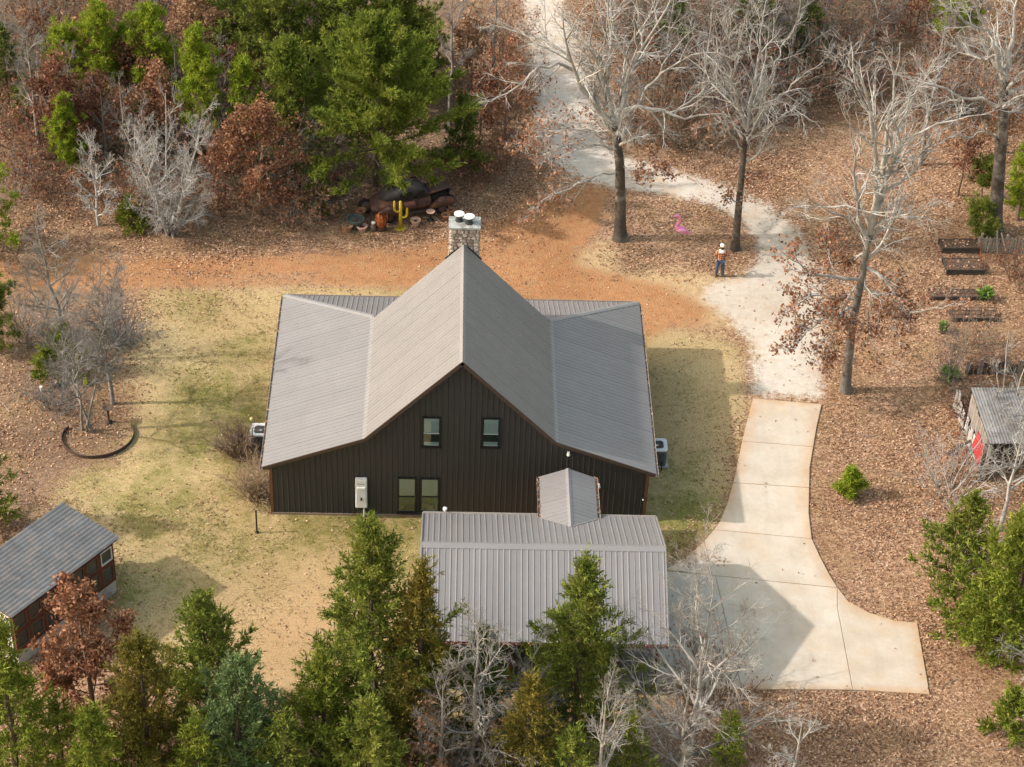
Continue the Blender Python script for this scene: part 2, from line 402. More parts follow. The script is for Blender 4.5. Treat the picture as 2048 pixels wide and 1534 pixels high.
    def fm(A): return (.25*(A[:-1, :-1]+A[:-1, 1:]+A[1:, 1:]+A[1:, :-1])).ravel()
    fl, fc, fg, fp = fm(lawn_), fm(clay_), fm(grav_), fm(pale_)
    sel = np.zeros(len(Q), int)
    sel[fl > .5] = 1; sel[(fc > .5) | (fp > .6)] = 2; sel[fg > .5] = 3
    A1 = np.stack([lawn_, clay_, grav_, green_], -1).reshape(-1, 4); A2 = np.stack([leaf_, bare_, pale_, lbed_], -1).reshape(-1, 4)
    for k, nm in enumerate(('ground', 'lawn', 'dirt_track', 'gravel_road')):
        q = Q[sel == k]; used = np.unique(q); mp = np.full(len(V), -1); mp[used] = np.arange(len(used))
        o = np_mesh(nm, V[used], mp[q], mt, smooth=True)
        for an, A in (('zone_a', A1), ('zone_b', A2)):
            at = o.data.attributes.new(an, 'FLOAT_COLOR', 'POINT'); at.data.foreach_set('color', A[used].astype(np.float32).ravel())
        o['kind'] = 'structure'
build_ground()

def quads_from(c, a, w, rng=None, bend=0.0):
    """diamond leaves: base c, length vector a, half-width vector w"""
    n = len(c)
    mid = c+a*.5
    V = np.stack([c, mid+w, c+a, mid-w], 1).reshape(-1, 3)
    Q = np.arange(4*n).reshape(n, 4)
    return V, Q
def unit(v): return v/(np.linalg.norm(v, axis=-1, keepdims=True)+1e-9)

def fallen_leaves():
    rng = np.random.default_rng(5); n = 900000
    X = rng.uniform(-29, 36, n); Y = rng.uniform(-16, 50, n)
    inv = (X > -16-(Y+14)*.2) & (X < 21.5+(Y+14)*.22)
    X, Y = X[inv], Y[inv]
    leaf = zones(X, Y)[4]
    pat = np.clip(.5+.8*hnoise(X, Y, .45, 19)+.7*hnoise(X, Y, 1.1, 9)+.5*hnoise(X, Y, 2.9, 10), .03, 1.3)
    slab = sdist(DRIVE, X, Y) > -.02
    hs = (np.abs(X) < 7.7) & (Y > -.1) & (Y < 11.5) | (X > -1.3) & (X < 7.6) & (Y > -10) & (Y < -3)
    dens = np.clip(leaf*pat, .012, 1); dens = np.where(slab, 1, dens)
    keep = (rng.random(len(X)) < dens*.8) & ~hs & (~slab | (rng.random(len(X)) < .003+.5*np.exp(-((X-G(1395, 1122)[0])**2/1.1+(Y-G(1395, 1122)[1])**2/.12))+.06*np.exp(-((X-8.3)/.5)**2-((Y+7)/3)**2)))
    X, Y = X[keep], Y[keep]; n = len(X)
    z = np.where(sdist(DRIVE, X, Y) > -.02, .075, .012)+rng.uniform(0, .02, n)
    c = np.stack([X, Y, z+(hnoise(X, Y, 1.3, 1)*.03+hnoise(X, Y, .5, 2)*.03)*.6], -1)
    a = rng.normal(size=(n, 3))*[1, 1, .35]; a = unit(a)*rng.uniform(.07, .14, (n, 1))
    w = np.cross(a, unit(rng.normal(size=(n, 3))*[.5, .5, 1])); w = unit(w)*rng.uniform(.03, .055, (n, 1))
    V = np.stack([c-w, c+w*1.0, c+a], 1).reshape(-1, 3); Q = np.arange(3*n).reshape(n, 3)
    V[:, 2] = np.maximum(V[:, 2], .006)
    mt = LEAF('fallen_leaf', [(.12, .056, .034), (.26, .138, .078), (.38, .218, .128), (.51, .315, .195), (.65, .45, .3)], .12)
    o = np_mesh('fallen_leaves', V, None, mt, rnd=rng.random(n), tris=Q); tag(o, 'dry brown oak leaves scattered over the ground', 'leaves', kind='stuff')

def grass_and_sticks():
    rng = np.random.default_rng(8); n = 70000
    X = rng.uniform(-17, 13, n); Y = rng.uniform(-14, 17, n); z_ = zones(X, Y)
    hs = (np.abs(X) < 7.7) & (Y > -.05) & (Y < 11.4) | (X > -1.3) & (X < 7.6) & (Y > -10) & (Y < -3)
    pat = np.clip(.35+.9*hnoise(X, Y, 1.6, 31)+.8*hnoise(X, Y, 4.0, 32), .02, 1)
    keep = (rng.random(n) < z_[0]*pat*(1-.7*z_[5])) & ~hs & (sdist(DRIVE, X, Y) < -.05); X, Y = X[keep], Y[keep]; g = z_[3][keep]; n = len(X); k = 4
    c = np.repeat(np.stack([X, Y, np.zeros(n)-.01], -1)[:, None], k, 1)+rng.normal(size=(n, k, 3))*[.035, .035, 0]
    a = unit(rng.normal(size=(n, k, 3))*[.8, .8, .3]+[0, 0, .55])*rng.uniform(.05, .12, (n, k, 1)); w = unit(np.cross(a, rng.normal(size=(n, k, 3))))*rng.uniform(.008, .018, (n, k, 1))
    c, a, w = [q.reshape(-1, 3) for q in (c, a, w)]; V = np.stack([c-w, c+w, c+a], 1).reshape(-1, 3); T = np.arange(len(V)).reshape(-1, 3)
    r = np.clip(np.repeat(g, k)*.8+rng.normal(size=n*k)*.22+.12, 0, 1)
    o = np_mesh('grass_tufts', V, None, LEAF('grass_blade', [(.56, .44, .24), (.44, .34, .16), (.27, .24, .075), (.15, .165, .035)], .25), rnd=r, tris=T); tag(o, 'short dry grass tufts of the lawn', 'grass', kind='stuff')
    polys = []
    for i in range(330):
        p_ = np.array((rng.uniform(-24, 30), rng.uniform(-13, 44), .03)); z1 = zones(np.array([p_[0]]), np.array([p_[1]]))
        if z1[4][0] < .45 or sdist(DRIVE, p_[:1], p_[1:2])[0] > -.3 or abs(p_[0]) < 8.2 and -.5 < p_[1] < 12: continue
        an = rng.uniform(0, 6.28); L = rng.uniform(.3, 1.6); d = np.array((math.cos(an), math.sin(an), 0)); q = [p_]
        for j in range(4): d = d+rng.normal(size=3)*[.25, .25, 0]; d /= np.linalg.norm(d); q.append(q[-1]+d*L/4)
        MBS.tube(q, [.004+.012*L*(1-.2*j) for j in range(5)], 4)
    o = MBS.build('fallen_sticks', M('stick', (.38, .34, .29), (.24, .2, .165), 4, .9)); tag(o, 'small fallen sticks lying on the leaves', 'sticks', kind='stuff')
# ------------------------------------------------------------------ concrete driveway, slab by slab
def inset(poly, d):
    p_ = np.array(poly, float); n = len(p_)
    ar = sum(p_[i][0]*p_[(i+1) % n][1]-p_[(i+1) % n][0]*p_[i][1] for i in range(n))
    if ar < 0: p_ = p_[::-1]
    out = []
    for i in range(n):
        e0 = p_[i]-p_[i-1]; e1 = p_[(i+1) % n]-p_[i]; e0 /= np.linalg.norm(e0); e1 /= np.linalg.norm(e1)
        n0 = np.array([-e0[1], e0[0]]); n1 = np.array([-e1[1], e1[0]]); b_ = n0+n1; k = b_@b_
        out.append(p_[i]+b_*(d*2/k if k > .3 else d))
    return out
SLABS = [[(1506, 796), (1495, 838), (1484, 882), (1627, 893), (1634, 852), (1644, 808)],
         [(1484, 882), (1475, 925), (1466, 965), (1619, 975), (1620, 935), (1627, 893)],
         [(1466, 965), (1455, 1005), (1440, 1042), (1428, 1059), (1624, 1077), (1618, 1025), (1619, 975)],
         [(1428, 1059), (1405, 1085), (1374, 1112), (1330, 1138), (1431, 1151), (1675, 1175), (1660, 1150), (1640, 1112), (1624, 1077)],
         [(1300, 1139), (1431, 1151), (1449, 1229), (1484, 1378), (1300, 1372)],
         [(1431, 1151), (1675, 1175), (1675, 1214), (1706, 1379), (1484, 1378), (1449, 1229)],
         [(1675, 1175), (1698, 1203), (1740, 1225), (1788, 1240), (1835, 1245), (1860, 1388), (1706, 1379), (1675, 1214)]]
DRIVE = polyw([(1506, 796), (1484, 882), (1466, 965), (1440, 1042), (1405, 1085), (1374, 1112), (1300, 1139), (1300, 1372), (1860, 1388), (1835, 1245), (1788, 1240), (1740, 1225), (1698, 1203), (1660, 1150), (1640, 1112), (1624, 1077), (1618, 1025), (1620, 935), (1644, 808)])
DRIVE0 = np.array([G(x, y, .06)[:2] for x, y in [(1506, 796), (1484, 882), (1466, 965), (1440, 1042), (1405, 1085), (1374, 1112), (1300, 1139), (1100, 1139), (1100, 1368), (1300, 1372), (1860, 1388), (1835, 1245), (1788, 1240), (1740, 1225), (1698, 1203), (1660, 1150), (1640, 1112), (1624, 1077), (1618, 1025), (1620, 935), (1644, 808)]])
def build_drive():
    mt, nt, b = new_mat('concrete')
    geo = node(nt, 'ShaderNodeNewGeometry'); pos = geo.outputs['Position']
    c = ramp(nt, noise(nt, pos, .8, 6, .65), [(.3, (.455, .38, .29)), (.5, (.525, .45, .355)), (.7, (.575, .51, .415))])
    c = mixc(nt, ramp(nt, noise(nt, pos, .35, 5, .7), [(.5, (0, 0, 0)), (.7, (.6, .6, .6))]), c, (.52, .39, .25))
    c = mixc(nt, ramp(nt, noise(nt, pos, 9, 4, .7), [(.3, (.3, .3, .3)), (.5, (0, 0, 0))]), c, (.40, .32, .23))
    c = mixc(nt, ramp(nt, noise(nt, pos, 2.2, 6, .8), [(.62, (0, 0, 0)), (.7, (.35, .35, .35))]), c, (.36, .27, .19))
    at = node(nt, 'ShaderNodeAttribute', attribute_name='rim')
    rimf = math_(nt, 'MULTIPLY', at.outputs['Fac'], math_(nt, 'MULTIPLY_ADD', noise(nt, pos, .9, 5, .7), 2.2, -.55, clamp=True), clamp=True)
    c = mixc(nt, rimf, c, (.47, .27, .125))
    wv = node(nt, 'ShaderNodeTexNoise'); mp = node(nt, 'ShaderNodeMapping'); mp.inputs['Scale'].default_value = (1.6, .22, 1); nt.links.new(pos, mp.inputs[0]); nt.links.new(mp.outputs[0], wv.inputs['Vector']); wv.inputs['Scale'].default_value = 1.3; wv.inputs['Detail'].default_value = 4
    c = mixc(nt, ramp(nt, wv.outputs[0], [(.5, (0, 0, 0)), (.75, (.3, .3, .3))]), c, (.37, .31, .25))
    oi = node(nt, 'ShaderNodeObjectInfo'); k = math_(nt, 'MULTIPLY_ADD', oi.outputs['Random'], .06, .97)
    vm = node(nt, 'ShaderNodeVectorMath', operation='SCALE'); nt.links.new(c, vm.inputs[0]); nt.links.new(k, vm.inputs['Scale'])
    nt.links.new(vm.outputs[0], b.inputs['Base Color']); b.inputs['Roughness'].default_value = .85; b.inputs['Specular IOR Level'].default_value = .2
    bn = node(nt, 'ShaderNodeBump'); bn.inputs['Strength'].default_value = .2; bn.inputs['Distance'].default_value = .01
    nt.links.new(noise(nt, pos, 60, 3, .6), bn.inputs['Height']); nt.links.new(bn.outputs[0], b.inputs['Normal'])
    par = bpy.data.objects.new('driveway', None); col.objects.link(par); ORG[par.name] = np.zeros(3); par['kind'] = 'structure'
    rng = random.Random(3)
    for s_ in SLABS:
        pw = [G(x, y, .06)[:2] for x, y in s_]
        p_ = inset(pw, .011); z = .06+rng.uniform(-.004, .004)
        p2 = inset(p_, .012); n = len(p_)
        bm = bmesh.new()
        v0 = [bm.verts.new((x[0], x[1], -.1)) for x in p_]; v1 = [bm.verts.new((x[0], x[1], z-.012)) for x in p_]; v2 = [bm.verts.new((x[0], x[1], z)) for x in p2]
        for a_, b_ in ((v0, v1), (v1, v2)):
            for i in range(n): bm.faces.new((a_[i], a_[(i+1) % n], b_[(i+1) % n], b_[i]))
        top = bm.faces.new(v2); tr_ = bmesh.ops.triangulate(bm, faces=[top])
        bmesh.ops.subdivide_edges(bm, edges=list({e for f in tr_['faces'] for e in f.edges}), cuts=9, use_grid_fill=True)
        me = bpy.data.meshes.new('concrete_slab'); bm.to_mesh(me); bm.free(); me.materials.append(mt); o = link(me, 'concrete_slab', par)
        co = np.empty(len(me.vertices)*3); me.vertices.foreach_get('co', co); co = co.reshape(-1, 3)
        a = me.attributes.new('rim', 'FLOAT', 'POINT'); a.data.foreach_set('value', np.clip(1-(sdist(DRIVE0, co[:, 0], co[:, 1])-.02)/.5, 0, 1).astype(np.float32))
    base = MB(); base.prism([tuple(q) for q in inset(DRIVE, .05)], -.12, .03)
    base.build('joint_filler', M('joint', (.2, .16, .12), (.3, .25, .19), 8, .95), par)
build_drive()
fallen_leaves()
MBS = MB()
grass_and_sticks()

# ------------------------------------------------------------------ the house
XW, XB, XE = 7.62, 3.82, 7.91
ZA, ZB, ZE = 8.32, 4.37, 2.80
YO, LH, LH2, LM = -0.39, 11.40, 7.81, 7.62
def metal_mat(name, c, rough=.42, rnd=.03):
    mt, nt, b = new_mat(name)
    geo = node(nt, 'ShaderNodeNewGeometry'); pos = geo.outputs['Position']
    f = noise(nt, pos, .7, 6, .7)
    d = tuple(x*.93 for x in c); e = tuple(min(1, x*1.05) for x in c)
    cc = ramp(nt, f, [(.3, d), (.7, e)])
    st = node(nt, 'ShaderNodeMapping'); st.inputs['Scale'].default_value = (1, 1, .25); nt.links.new(pos, st.inputs[0])
    f2 = ramp(nt, noise(nt, st.outputs[0], 5, 6, .75), [(.56, (0, 0, 0)), (.74, (.3, .3, .3))])
    cc = mixc(nt, f2, cc, (c[0]*.72, c[1]*.68, c[2]*.62))
    oi = node(nt, 'ShaderNodeObjectInfo'); k = math_(nt, 'MULTIPLY_ADD', oi.outputs['Random'], 2*rnd, 1-rnd)
    vm = node(nt, 'ShaderNodeVectorMath', operation='SCALE'); nt.links.new(cc, vm.inputs[0]); nt.links.new(k, vm.inputs['Scale'])
    nt.links.new(vm.outputs[0], b.inputs['Base Color']); b.inputs['Roughness'].default_value = rough
    b.inputs['Specular IOR Level'].default_value = .35; b.inputs['Metallic'].default_value = 0
    bn = node(nt, 'ShaderNodeBump'); bn.inputs['Strength'].default_value = .12; bn.inputs['Distance'].default_value = .02
    nt.links.new(noise(nt, pos, 2.5, 2, .5), bn.inputs['Height']); nt.links.new(bn.outputs[0], b.inputs['Normal'])
    return mt
m_roof = metal_mat('roof_metal', (.212, .202, .198))
m_trim = metal_mat('roof_trim_metal', (.25, .24, .235), .4)
m_wall = metal_mat('siding_metal', (.0445, .042, .041), .5)
m_brown = M('brown_trim', (.17, .075, .038), (.12, .05, .028), 6, .6)
m_dark = M('dark_inside', (.012, .011, .01), (.02, .018, .016), 3, .9)
m_gut = M('gutter_metal', (.36, .31, .27), (.30, .25, .21), 4, .5)
m_white = M('white_paint', (.78, .78, .76), (.7, .69, .66), 5, .45)
m_frame = M('window_frame_black', (.014, .014, .015), (.02, .02, .021), 4, .4)

def panels(parent, mat, O, U, V, vlo, vhi, u0, u1, width=.886, rib=.2215, name='roof_panel', kinks=(), h=.02, phase=0.0, seed=0):
    """ribbed metal sheets laid side by side along U, each running from vlo(u) to vhi(u) along V"""
    O, U, V = [np.array(q, float) for q in (O, U, V)]; N = np.cross(U, V); N /= np.linalg.norm(N)
    if N[2] < -.01 or (abs(N[2]) < .01 and N[1] > 0): N = -N
    rng = random.Random(seed); k = 0; out = []
    edges = [u0]; u = u0+phase+width
    while u < u1-.05: edges.append(u); u += width
    edges.append(u1)
    for a, b in zip(edges[:-1], edges[1:]):
        us = {round(a, 5): 0.0, round(b, 5): 0.0}
        for kk in kinks:
            if a < kk < b: us[round(kk, 5)] = None
        r = u0+phase-50*rib
        while r < b:
            if a-.04 < r < b+.04:
                for du, hh in ((-.034, 0), (-.014, h), (.014, h), (.034, 0)):
                    if a < r+du < b: us[round(r+du, 5)] = hh
            r += rib
        keys = sorted(us); lift = rng.uniform(0, .003)
        hs = [us[q] for q in keys]
        for i, q in enumerate(hs):
            if q is None: hs[i] = hs[i-1]
        vs = []; fs = []
        for q, hh in zip(keys, hs):
            lo, hi = vlo(q), vhi(q)
            if hi < lo+.01: hi = lo+.01
            for v_ in (lo, hi): vs.append(O+U*q+V*v_+N*(hh+lift+.012))
        for i in range(len(keys)-1):
            f = (2*i, 2*i+1, 2*i+3, 2*i+2); fs.append(f)
        n0 = np.cross(vs[2]-vs[0], vs[1]-vs[0])
        if n0@N > 0: fs = [f[::-1] for f in fs]
        # folded lower edge, gives the sheet its thickness
        mb = MB(); mb.add(vs, fs); out.append(mb.build(name, mat, parent))
    return out
def cap_strip(parent, a, b, n1, n2, w, mat, name='ridge_cap', lift=.035):
    """folded metal strip along a-b, one wing down each slope (n1, n2 = directions down the slopes)"""
    a, b, n1, n2 = [np.array(q, float) for q in (a, b, n1, n2)]; up = np.array([0, 0, lift])
    vs = [a+n1*w+up, a+up*1.5, a+n2*w+up, b+n1*w+up, b+up*1.5, b+n2*w+up, a+n1*w, a+n2*w, b+n1*w, b+n2*w]
    fs = [(0, 1, 4, 3), (1, 2, 5, 4), (6, 0, 3, 8), (2, 7, 9, 5), (6, 7, 2, 1, 0), (8, 3, 4, 5, 9)]
    MB().add(vs, fs).build(name, mat, parent)
def rot_gutter(parent, a, b, out, mat):
    a, b, out = [np.array(q, float) for q in (a, b, out)]; d = np.array([0, 0, -1.0])
    prof = [(0, 0), (0, .11), (.10, .12), (.125, .0), (.115, .0), (.095, .105), (.012, .1), (.012, 0)]
    vs = [q+out*p_[0]+d*p_[1] for q in (a, b) for p_ in prof]; n = len(prof)
    fs = [(i, (i+1) % n, n+(i+1) % n, n+i) for i in range(n)]+[tuple(range(n))[::-1], tuple(range(n, 2*n))]
    return MB().add(vs, fs).build('gutter', mat, parent)
def gutter_leaves(parent, a, b, out, n, seed):
    rng = np.random.default_rng(seed); a, b, out = [np.array(q, float) for q in (a, b, out)]
    t = rng.beta(.8, .8, (n, 1)); c = a+(b-a)*t+out*rng.uniform(.01, .1, (n, 1))+[0, 0, -.03]
    aa = unit(rng.normal(size=(n, 3)))*rng.uniform(.05, .12, (n, 1)); w = unit(np.cross(aa, rng.normal(size=(n, 3))))*.03
    V, Q = quads_from(c, aa, w)
    o = np_mesh('gutter_debris', V, Q, MATS['fallen_leaf'], parent, rnd=rng.random(n)); o['kind'] = 'stuff'

def build_house():
    H = thing('house', 'dark brown metal-sided house with grey ribbed roof and stone chimney', 'house', (0, 4, 0))
    # backing walls
    prof = [(-XW, 0), (XW, 0), (XW, ZE+.04), (XB, ZB-.14), (0, ZA-.22), (-XB, ZB-.14), (-XW, ZE+.04)]
    mb = MB(); n = len(prof)
    vs = [(x, y, z) for y in (.0, 7.3) for x, z in prof]
    mb.add(vs, [tuple(range(n)), tuple(range(n, 2*n))[::-1]]+[(i, n+i, n+(i+1) % n, (i+1) % n) for i in range(n)])
    mb.box((0, 9.0, 1.35), (2*XW, 3.39, 2.68))
    wall = mb.build('wall', m_wall, H)
    sB = (ZB-ZE)/(XE-XB); sA = (ZA-ZB)/XB
    def top(x):
        x = abs(x); return (ZA-.14-sA*x) if x < XB else (ZB-.14-sB*(x-XB))
    panels(wall, m_wall, (0, 0, 0), (1, 0, 0), (0, 0, 1), lambda u: .05, top, -XW, XW, name='wall_panel', kinks=(-XB, 0, XB), h=.032, seed=1)
    panels(wall, m_wall, (-XW, 0, 0), (0, 1, 0), (0, 0, 1), lambda u: .05, lambda u: ZE+.0, 0.02, 10.6, name='wall_panel', h=.032, seed=2)
    wp = panels(wall, m_wall, (XW+.05, 0, 0), (0, 1, 0), (0, 0, 1), lambda u: .05, lambda u: ZE+.0, 0.02, 10.6, name='wall_panel', h=.03, seed=3)
    for s in (-1, 1):
        x0, x1 = XW-.045, XW+.075
        MB().prism([(s*x0, -.055), (s*x1, -.055), (s*x1, .085), (s*(x1-.03), .085), (s*(x1-.03), -.02), (s*x0, -.02)], .01, ZE-.02).build('corner_trim', m_brown, H)
    mb = MB().box((0, -.02, .02), (2*XW+.1, .1, .16)); mb.build('base_trim', M('slab_edge', (.26, .2, .15), (.2, .14, .1), 4, .9), H)
    # roof deck
    vA = np.array([XB, 0, ZB-ZA]); lA = np.linalg.norm(vA); vA /= lA
    vB = np.array([XE-XB, 0, ZE-ZB]); lB = np.linalg.norm(vB); vB /= lB
    mb = MB()
    for s in (-1, 1):
        mir = (lambda q: (s*q[0], q[1], q[2]))
        def sl(pts): mb.slab([mir(q) for q in (pts if s > 0 else pts[::-1])], .07)
        sl([(0.0, YO+.02, ZA), (XB, YO+.02, ZB), (XB, LM, ZB), (0.0, LM, ZA)])
        sl([(XB, YO+.02, ZB), (XE, YO+.02, ZE), (XE, LH, ZE), (XB, LH2, ZB)])
    mb.slab([(-XE, LH, ZE), (-XB, LH2, ZB), (XB, LH2, ZB), (XE, LH, ZE)], .07)
    roof = mb.build('roof', m_brown, H)
    for s in (-1, 1):
        sA_ = np.array([s*vA[0], 0, vA[2]]); sB_ = np.array([s*vB[0], 0, vB[2]])
        panels(roof, m_roof, (0, 0, ZA), (0, 1, 0), sA_, lambda u: 0.0, lambda u: lA, YO, LM, seed=4+s)
        panels(roof, m_roof, (s*XB, 0, ZB), (0, 1, 0), sB_, lambda u: max(0, (u-LH2)/(LH-LH2))*lB, lambda u: lB+.03, YO, LH, kinks=(LH2,), seed=8+s)
        # pitch-change flashing
        cap_strip(roof, (s*XB, YO, ZB), (s*XB, LH2, ZB), -sA_, sB_, .1, m_trim, 'flashing', .02)
        cap_strip(roof, (s*XE, LH, ZE), (s*XB, LH2, ZB), np.array([s*.05, -.95, .0])*1.0, np.array([-s*.35, .9, -.1]), .15, m_trim, 'hip_cap', .035)
    vC = np.array([0, LH-LH2, ZE-ZB]); lC = np.linalg.norm(vC); vC /= lC
    panels(roof, m_roof, (0, LH2, ZB), (1, 0, 0), vC, lambda u: max(0, (abs(u)-XB)/(XE-XB))*lC, lambda u: lC+.03, -XE, XE, kinks=(-XB, XB), seed=12)
    cap_strip(roof, (0, YO-.01, ZA), (0, LM, ZA), (-vA[0], 0, vA[2]), (vA[0], 0, vA[2]), .17, m_trim, 'ridge_cap', .035)
    # rake boards: metal edge above, brown board below
    pr = [(-XE, ZE), (-XB, ZB), (0, ZA), (XB, ZB), (XE, ZE)]
    for (x0, z0), (x1, z1) in zip(pr[:-1], pr[1:]):
        up = np.array([-(z1-z0), 0, x1-x0]); up = up/np.linalg.norm(up)
        mb = MB(); mb.beam(np.array((x0, YO+.005, z0))-up*.045, np.array((x1, YO+.005, z1))-up*.045, .045, .15, up); mb.build('rake_trim', M('rake_brown', (.075, .05, .038), (.06, .04, .03), 5, .45), roof)
        mb = MB(); mb.beam(np.array((x0, YO+.2, z0))-up*.1, np.array((x1, YO+.2, z1))-up*.1, .34, .03, up); mb.build('soffit', m_brown, roof)
    for s in (-1, 1):
        a, b = (s*(XE+.0), YO, ZE-.01), (s*(XE+.0), LH, ZE-.01)
        g = rot_gutter(roof, a, b, (s, 0, 0), m_gut); gutter_leaves(g, a, b, (s, 0, 0), 260, 20+s)
        MB().box((s*(XE-.15), (YO+LH)/2, ZE-.1), (.3, LH-YO, .04)).build('soffit', m_brown, roof)
    rot_gutter(roof, (-XE, LH+.02, ZE-.01), (XE, LH+.02, ZE-.01), (0, 1, 0), m_gut)
    # windows in the gable wall
    m_blind = M('window_blind', (.60, .635, .64), (.5, .535, .54), 20, .8)
    if 'glass' not in MATS:
        mt, nt, b = new_mat('glass'); nt.nodes.remove(b)
        gl = node(nt, 'ShaderNodeBsdfGlossy'); gl.inputs['Roughness'].default_value = .06; gl.inputs[0].default_value = (.9, 1, .98, 1)
        tr = node(nt, 'ShaderNodeBsdfTransparent'); tr.inputs[0].default_value = (.93, .97, .96, 1)
        fr = node(nt, 'ShaderNodeFresnel'); fr.inputs[0].default_value = 1.45
        mx = node(nt, 'ShaderNodeMixShader'); nt.links.new(fr.outputs[0], mx.inputs[0]); nt.links.new(tr.outputs[0], mx.inputs[1]); nt.links.new(gl.outputs[0], mx.inputs[2])
        nt.links.new(mx.outputs[0], nt.nodes['Material Output'].inputs[0])
    for (x0, x1, y0, y1, low) in ((844, 882, 835, 893, .25), (963, 1001, 837, 894, .3), (795, 833, 956, 1024, 0), (840, 879, 957, 1024, 0)):
        a = P(x0, y1, -.06); b = P(x1, y0, -.06); xl, xr = a[0], b[0]; zl, zh = a[2], b[2]; xm = (xl+xr)/2; zm = zl+(zh-zl)*.46
        win = MB(); win.box((xm, -.035, zl+.03), (xr-xl, .1, .06)); win.box((xm, -.035, zh-.03), (xr-xl, .1, .06))
        for x in (xl+.03, xr-.03): win.box((x, -.035, (zl+zh)/2), (.06, .1, zh-zl-.12))
        w = win.build('window', m_frame, H)
        MB().box((xm, -.0395, (zl+zh)/2), (xr-xl-.12, .006, zh-zl-.12)).build('interior', M('room_dark', (.03, .04, .04), (.045, .055, .052), 2, .9), w)
        MB().box((xm, -.047, zm+(zh-.06-zm)/2+.01), (xr-xl-.15, .004, zh-.06-zm-.02)).build('blind', m_blind, w)
        if low: MB().box((xm, -.047, zl+.06+(zm-zl)*low/2), (xr-xl-.15, .004, (zm-zl)*low)).build('blind', m_blind, w)
        mr = MB().box((xm, -.05, zm), (xr-xl-.12, .06, .05)); mr.build('meeting_rail', M('rail_grey', (.35, .37, .36), (.3, .32, .31), 4, .5) if low else m_frame, w)
        MB().box((xm, -.062, (zm+zh-.06)/2), (xr-xl-.12, .004, zh-.06-zm-.05)).build('pane', MATS['glass'], w)
        MB().box((xm, -.055, (zm+zl+.06)/2), (xr-xl-.12, .004, zm-zl-.06-.05)).build('pane', MATS['glass'], w)
        MB().box((xm, -.07, zl-.02), (xr-xl+.08, .12, .04)).build('sill', m_frame, w)
    # chimney of field stones at the far end of the ridge
    cx0, cx1, cy0, cy1, cz0, cz1 = -.58, .63, 7.66, 8.42, 0.0, 9.08
    mb = MB().box(((cx0+cx1)/2, (cy0+cy1)/2, (cz0+cz1)/2), (cx1-cx0-.06, cy1-cy0-.06, cz1-cz0))
    ch = mb.build('chimney', M('mortar', (.36, .31, .26), (.26, .22, .18), 9, .95), H)
    st = M('field_stone', (.52, .43, .36), (.34, .28, .24), 2.2, .9, bump=.6, bscale=25, objrand=.38, c3=(.24, .19, .17), s3=3.0)
    rng = random.Random(11)
    for face in range(4):
        z = 5.6
        while z < cz1-.03:
            hh = rng.uniform(.11, .2); hh = min(hh, cz1-z) if cz1-z-hh > .07 else cz1-z
            u0, u1 = (cx0, cx1) if face in (0, 2) else (cy0, cy1)
            u = u0
            while u < u1-.02:
                ww = rng.uniform(.14, .32)
                if u1-u-ww < .1: ww = u1-u
                d = rng.uniform(.05, .085); g = .012
                uc = u+ww/2; zc = z+hh/2; j = lambda: rng.uniform(-.012, .012)
                if face == 0: ax, o_ = ((1, 0, 0), (0, 0, 1), (0, -1, 0)), np.array((uc, cy0+.03, zc))
                elif face == 2: ax, o_ = ((-1, 0, 0), (0, 0, 1), (0, 1, 0)), np.array((uc, cy1-.03, zc))
                elif face == 1: ax, o_ = ((0, 1, 0), (0, 0, 1), (1, 0, 0)), np.array((cx1-.03, uc, zc))
                else: ax, o_ = ((0, -1, 0), (0, 0, 1), (-1, 0, 0)), np.array((cx0+.03, uc, zc))
                A = np.array(ax, float); hw, hz = ww/2-g, hh/2-g
                ring = [(-hw*.6, -hz), (hw*.7, -hz), (hw, -hz*.4), (hw, hz*.6), (hw*.5, hz), (-hw*.7, hz), (-hw, hz*.3), (-hw, -hz*.6)]
                vs = [o_+A[0]*(x+j())+A[1]*(y+j())+A[2]*0 for x, y in ring]; vs += [o_+A[0]*x*.82+A[1]*y*.8+A[2]*(d+j()*.6) for x, y in ring]
                MB().add(vs, [(i, (i+1) % 8, 8+(i+1) % 8, 8+i) for i in range(8)]+[tuple(range(8, 16))]).build('stone', st, ch)
                u += ww
            z += hh
    mb = MB().box(((cx0+cx1)/2, (cy0+cy1)/2, 9.13), (cx1-cx0+.12, cy1-cy0+.12, .10)); mb.build('chimney_cap', M('cap_concrete', (.42, .43, .40), (.26, .27, .26), 4, .9, c3=(.2, .2, .19), s3=2), ch, bevel=.015)
    for px, py in ((-.21, 8.16), (.21, 7.98)):
        mb = MB().lathe((px, py, 9.18), [(.17, 0), (.17, .04), (.12, .06), (.12, .22), (.19, .24), (.19, .30)], 20); mb.build('flue', M('flue_dark', (.05, .055, .055), (.09, .095, .09), 8, .4, .6), ch, smooth=False)
        mb = MB().lathe((px, py, 9.48), [(.2, 0), (.215, .01), (.215, .05), (.2, .055), (.17, .045), (.1, .05), (.0001, .055)], 24); mb.build('flue_lid', M('lid_white', (.82, .82, .82), (.74, .74, .73), 6, .35), ch)
        for k in range(4):
            a = k*math.pi/2+.4; MB().tube([(px+.17*math.cos(a), py+.17*math.sin(a), 9.40), (px+.17*math.cos(a), py+.17*math.sin(a), 9.49)], .012, 5).build('lid_strut', MATS['flue_dark'], ch)
    for sx in (-1, 1):   # chimney flashing at the roof end
        MB().beam((sx*.2, LM+.01, ZA-.2*sA+.06), (sx*.75, LM+.01, ZA-.75*sA+.06), .05, .07).build('flashing', m_frame, roof)
